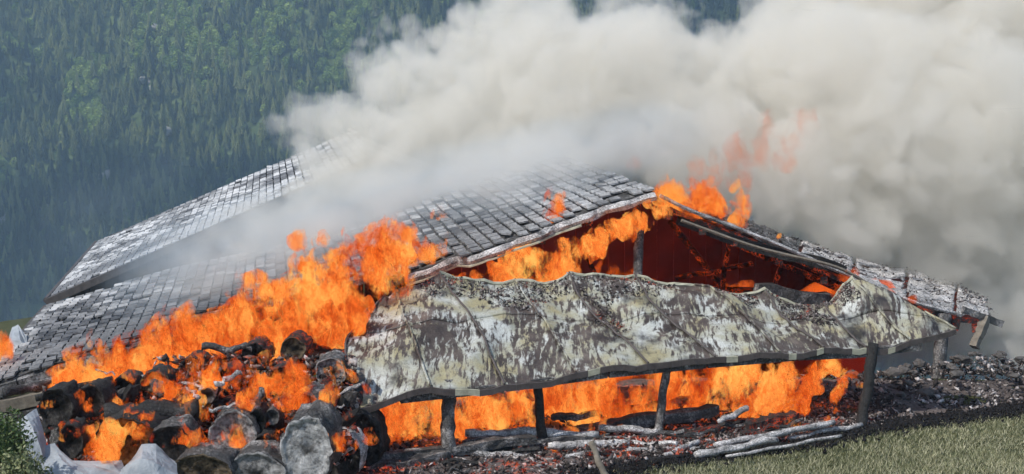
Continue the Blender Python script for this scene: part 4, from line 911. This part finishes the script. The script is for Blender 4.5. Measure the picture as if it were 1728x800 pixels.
# ------------------------------------------------------------ smoke: a real volume grid
PUFFS = [(556, 246, 36.2, .95), (585, 225, 36.6, .9), (575, 262, 36.8, 1.0), (610, 225, 37.2, 1.1), (535, 290, 36.2, .8), (560, 215, 37.4, .8), (505, 225, 37.5, .75), (490, 205, 37.5, .5), (540, 225, 37.5, 1.0), (600, 230, 37, 1.4), (640, 260, 36.5, 1.7), (570, 300, 36, 1.4), (620, 330, 35.6, 1.3), (520, 350, 35.4, 1.1), (450, 400, 35, .85), (400, 430, 34.6, .6), (345, 455, 34.2, .45), (700, 290, 37.5, 1.8),
 (640, 110, 38, .8), (690, 120, 38, 1.3), (650, 170, 38, 1.2), (740, 180, 38, 2.2), (790, 90, 38.5, 1.4), (830, 220, 37.5, 2.6), (760, 270, 37.6, 1.8), (900, 60, 39, 1.9), (915, 35, 39, 1.3), (880, 150, 38, 2.4), (970, 180, 37.5, 2.8), (1010, 60, 39.5, 1.4), (1075, 75, 39.5, 1.6), (1080, 160, 37.5, 2.8), (1140, 95, 39, 1.0),
 (1190, 160, 38, 2.0), (1190, 220, 36, 2.4), (1275, 160, 38, 1.8), (1365, 60, 39, 1.7), (1360, 160, 37, 3.0), (1500, 60, 38, 2.6), (1460, 200, 36, 3.2), (1650, 100, 38, 3.4), (1620, 260, 36, 3.6), (1800, 90, 38, 3.4), (1820, 300, 37, 4),
 (1330, 290, 35.5, 2.2), (1420, 360, 35.5, 2.0), (1560, 420, 36.5, 2.6), (1700, 440, 36.5, 3.0), (1540, 560, 36, 2.3), (1680, 570, 36, 2.3), (1800, 540, 36.5, 3), (1830, 640, 35, 1.8), (1520, 640, 34.5, 1.7), (1640, 680, 34, 1.7), (1760, 690, 34, 1.8), (1450, 620, 34.5, 1.3), (1250, 300, 35, 1.3), (1130, 270, 35.5, 1.3), (1000, 260, 37, 1.4), (900, 270, 38, 1.3),
 (900, -70, 40, 1.0), (1440, -90, 40, 2.2), (1550, -120, 40, 4), (1850, -120, 40, 4.5), (1700, -250, 41, 4), (1450, -280, 41, 3)]
ng = bpy.data.node_groups.new('smoke_field', 'GeometryNodeTree'); ng.interface.new_socket('Geometry', in_out='OUTPUT', socket_type='NodeSocketGeometry'); N = ng.nodes; L = ng.links
def gm(op, a, b=None, c=None, clamp=False):
    n = N.new('ShaderNodeMath'); n.operation = op; n.use_clamp = clamp
    for i, x in enumerate((a, b, c)):
        if x is None: continue
        if isinstance(x, (int, float)): n.inputs[i].default_value = x
        else: L.new(x, n.inputs[i])
    return n.outputs[0]
def gv(op, a, b=None, s=None):
    n = N.new('ShaderNodeVectorMath'); n.operation = op
    for i, x in enumerate((a, b)):
        if x is None: continue
        if isinstance(x, (tuple, Vector)): n.inputs[i].default_value = tuple(x)
        else: L.new(x, n.inputs[i])
    if s is not None: n.inputs['Scale'].default_value = s
    return n.outputs['Value'] if op in ('LENGTH', 'DISTANCE', 'DOT_PRODUCT') else n.outputs[0]
def gn(v, scale, det, rough=.5, vec=False):
    n = N.new('ShaderNodeTexNoise'); L.new(v, n.inputs['Vector']); n.inputs['Scale'].default_value = scale; n.inputs['Detail'].default_value = det; n.inputs['Roughness'].default_value = rough
    return n.outputs['Color'] if vec else n.outputs[0]
pos = N.new('GeometryNodeInputPosition').outputs[0]
q = gv('ADD', gv('ADD', pos, gv('SCALE', gv('SUBTRACT', gn(pos, .35, 2, vec=True), (.5, .5, .5)), s=2.0)), gv('SCALE', gv('SUBTRACT', gn(pos, 1.0, 5, .6, vec=True), (.5, .5, .5)), s=1.1))
f = None
for (px, py, D, r) in PUFFS:
    dist = gm('SUBTRACT', r, gv('DISTANCE', q, at(px, py, D))); f = dist if f is None else gm('SMOOTH_MAX', f, dist, .6)
vor = N.new('ShaderNodeTexVoronoi'); L.new(q, vor.inputs['Vector']); vor.inputs['Scale'].default_value = .9
f = gm('ADD', f, gm('MULTIPLY', gm('SUBTRACT', .45, vor.outputs['Distance']), 1.4))
vor = N.new('ShaderNodeTexVoronoi'); L.new(q, vor.inputs['Vector']); vor.inputs['Scale'].default_value = 2.1
f = gm('ADD', f, gm('MULTIPLY', gm('SUBTRACT', .42, vor.outputs['Distance']), .7))
dens = gm('MULTIPLY', f, 6.0, clamp=True); dens = gm('MULTIPLY', dens, gm('ADD', .35, gn(pos, .55, 4)))
# thin veil hugging the main roof and drifting off the rear roof
rel = gv('SUBTRACT', pos, P0)
hgt = gm('ADD', gv('DOT_PRODUCT', rel, tuple(up)), 0.0); ev = gv('DOT_PRODUCT', rel, tuple(sl)); dv = gv('DOT_PRODUCT', rel, tuple(dd))
def band(v, a0, a1, soft): return gm('MULTIPLY', gm('DIVIDE', gm('SUBTRACT', v, a0), soft, clamp=True), gm('DIVIDE', gm('SUBTRACT', a1, v), soft, clamp=True))
veil = gm('MULTIPLY', gm('MULTIPLY', band(hgt, .02, 1.5, .5), band(ev, -2.5, 12.5, 3.0)), band(dv, .3, 10.5, 1.5))
veil = gm('MULTIPLY', veil, gm('MULTIPLY', gm('SUBTRACT', gn(q, .75, 4, .6), .38, clamp=True), 2.9))
dens = gm('MAXIMUM', dens, veil)
wf = None
for (px, py, D, r) in [(150, 400, 36, 2.0), (230, 330, 37, 1.6), (90, 480, 35, 1.5), (40, 560, 33, 1.2), (270, 290, 38, 1.1), (200, 560, 36, 1.4), (1640, 600, 29.5, 1.6), (1725, 560, 30, 2.0), (1560, 470, 31.5, 1.2), (1700, 660, 29, 1.3)]:
    dist = gm('SUBTRACT', r, gv('DISTANCE', q, at(px, py, D))); wf = dist if wf is None else gm('MAXIMUM', wf, dist)
wf = gm('MULTIPLY', gm('MULTIPLY', wf, .5, clamp=True), gm('MULTIPLY', gm('SUBTRACT', gn(q, 1.1, 5, .65), .42, clamp=True), .45))
dens = gm('MAXIMUM', dens, wf)
vc = N.new('GeometryNodeVolumeCube'); L.new(dens, vc.inputs['Density'])
vc.inputs['Min'].default_value = (-15, 26.5, -1); vc.inputs['Max'].default_value = (20, 44, 14.5)
vc.inputs['Resolution X'].default_value = 460; vc.inputs['Resolution Y'].default_value = 200; vc.inputs['Resolution Z'].default_value = 200
smn = N.new('GeometryNodeSetMaterial'); L.new(vc.outputs[0], smn.inputs[0]); go = N.new('NodeGroupOutput'); L.new(smn.outputs[0], go.inputs[0])
a = M('wood_smoke'); a.N.remove(a.b); pv = a.new('VolumePrincipled'); a.L.new(pv.outputs[0], a.out.inputs['Volume'])
pv.inputs['Color'].default_value = (.985, .98, .965, 1); pv.inputs['Density'].default_value = 1.0; pv.inputs['Anisotropy'].default_value = .1
vi = a.new('VolumeInfo'); a.L.new(a.ramp(vi.outputs['Density'], [(.05, (.72, .87, 1)), (.25, (.984, .969, .935)), (.7, (.984, .963, .915))]), pv.inputs['Color'])
a.m.cycles.volume_step_rate = 2.0; smn.inputs['Material'].default_value = a.m
so = link('smoke', bpy.data.meshes.new('smoke'), a.m); md = so.modifiers.new('smoke', 'NODES'); md.node_group = ng
tag(so, 'thick pale grey smoke billowing from the barn roof and drifting to the right', kind='stuff')

# ------------------------------------------------------------ haze over the valley
V = [(-800, -70, -330), (800, -70, -330), (800, 1430, -330), (-800, 1430, -330), (-800, -70, 400), (800, -70, 400), (800, 1430, 400), (-800, 1430, 400)]
a = M('valley_haze'); a.N.remove(a.b); pv = a.new('VolumePrincipled'); a.L.new(pv.outputs[0], a.out.inputs['Volume'])
pv.inputs['Color'].default_value = (.56, .77, 1, 1); pv.inputs['Density'].default_value = .0005; pv.inputs['Anisotropy'].default_value = .2
tag(link('haze', mesh('haze', V, BOXF), a.m), kind='stuff')
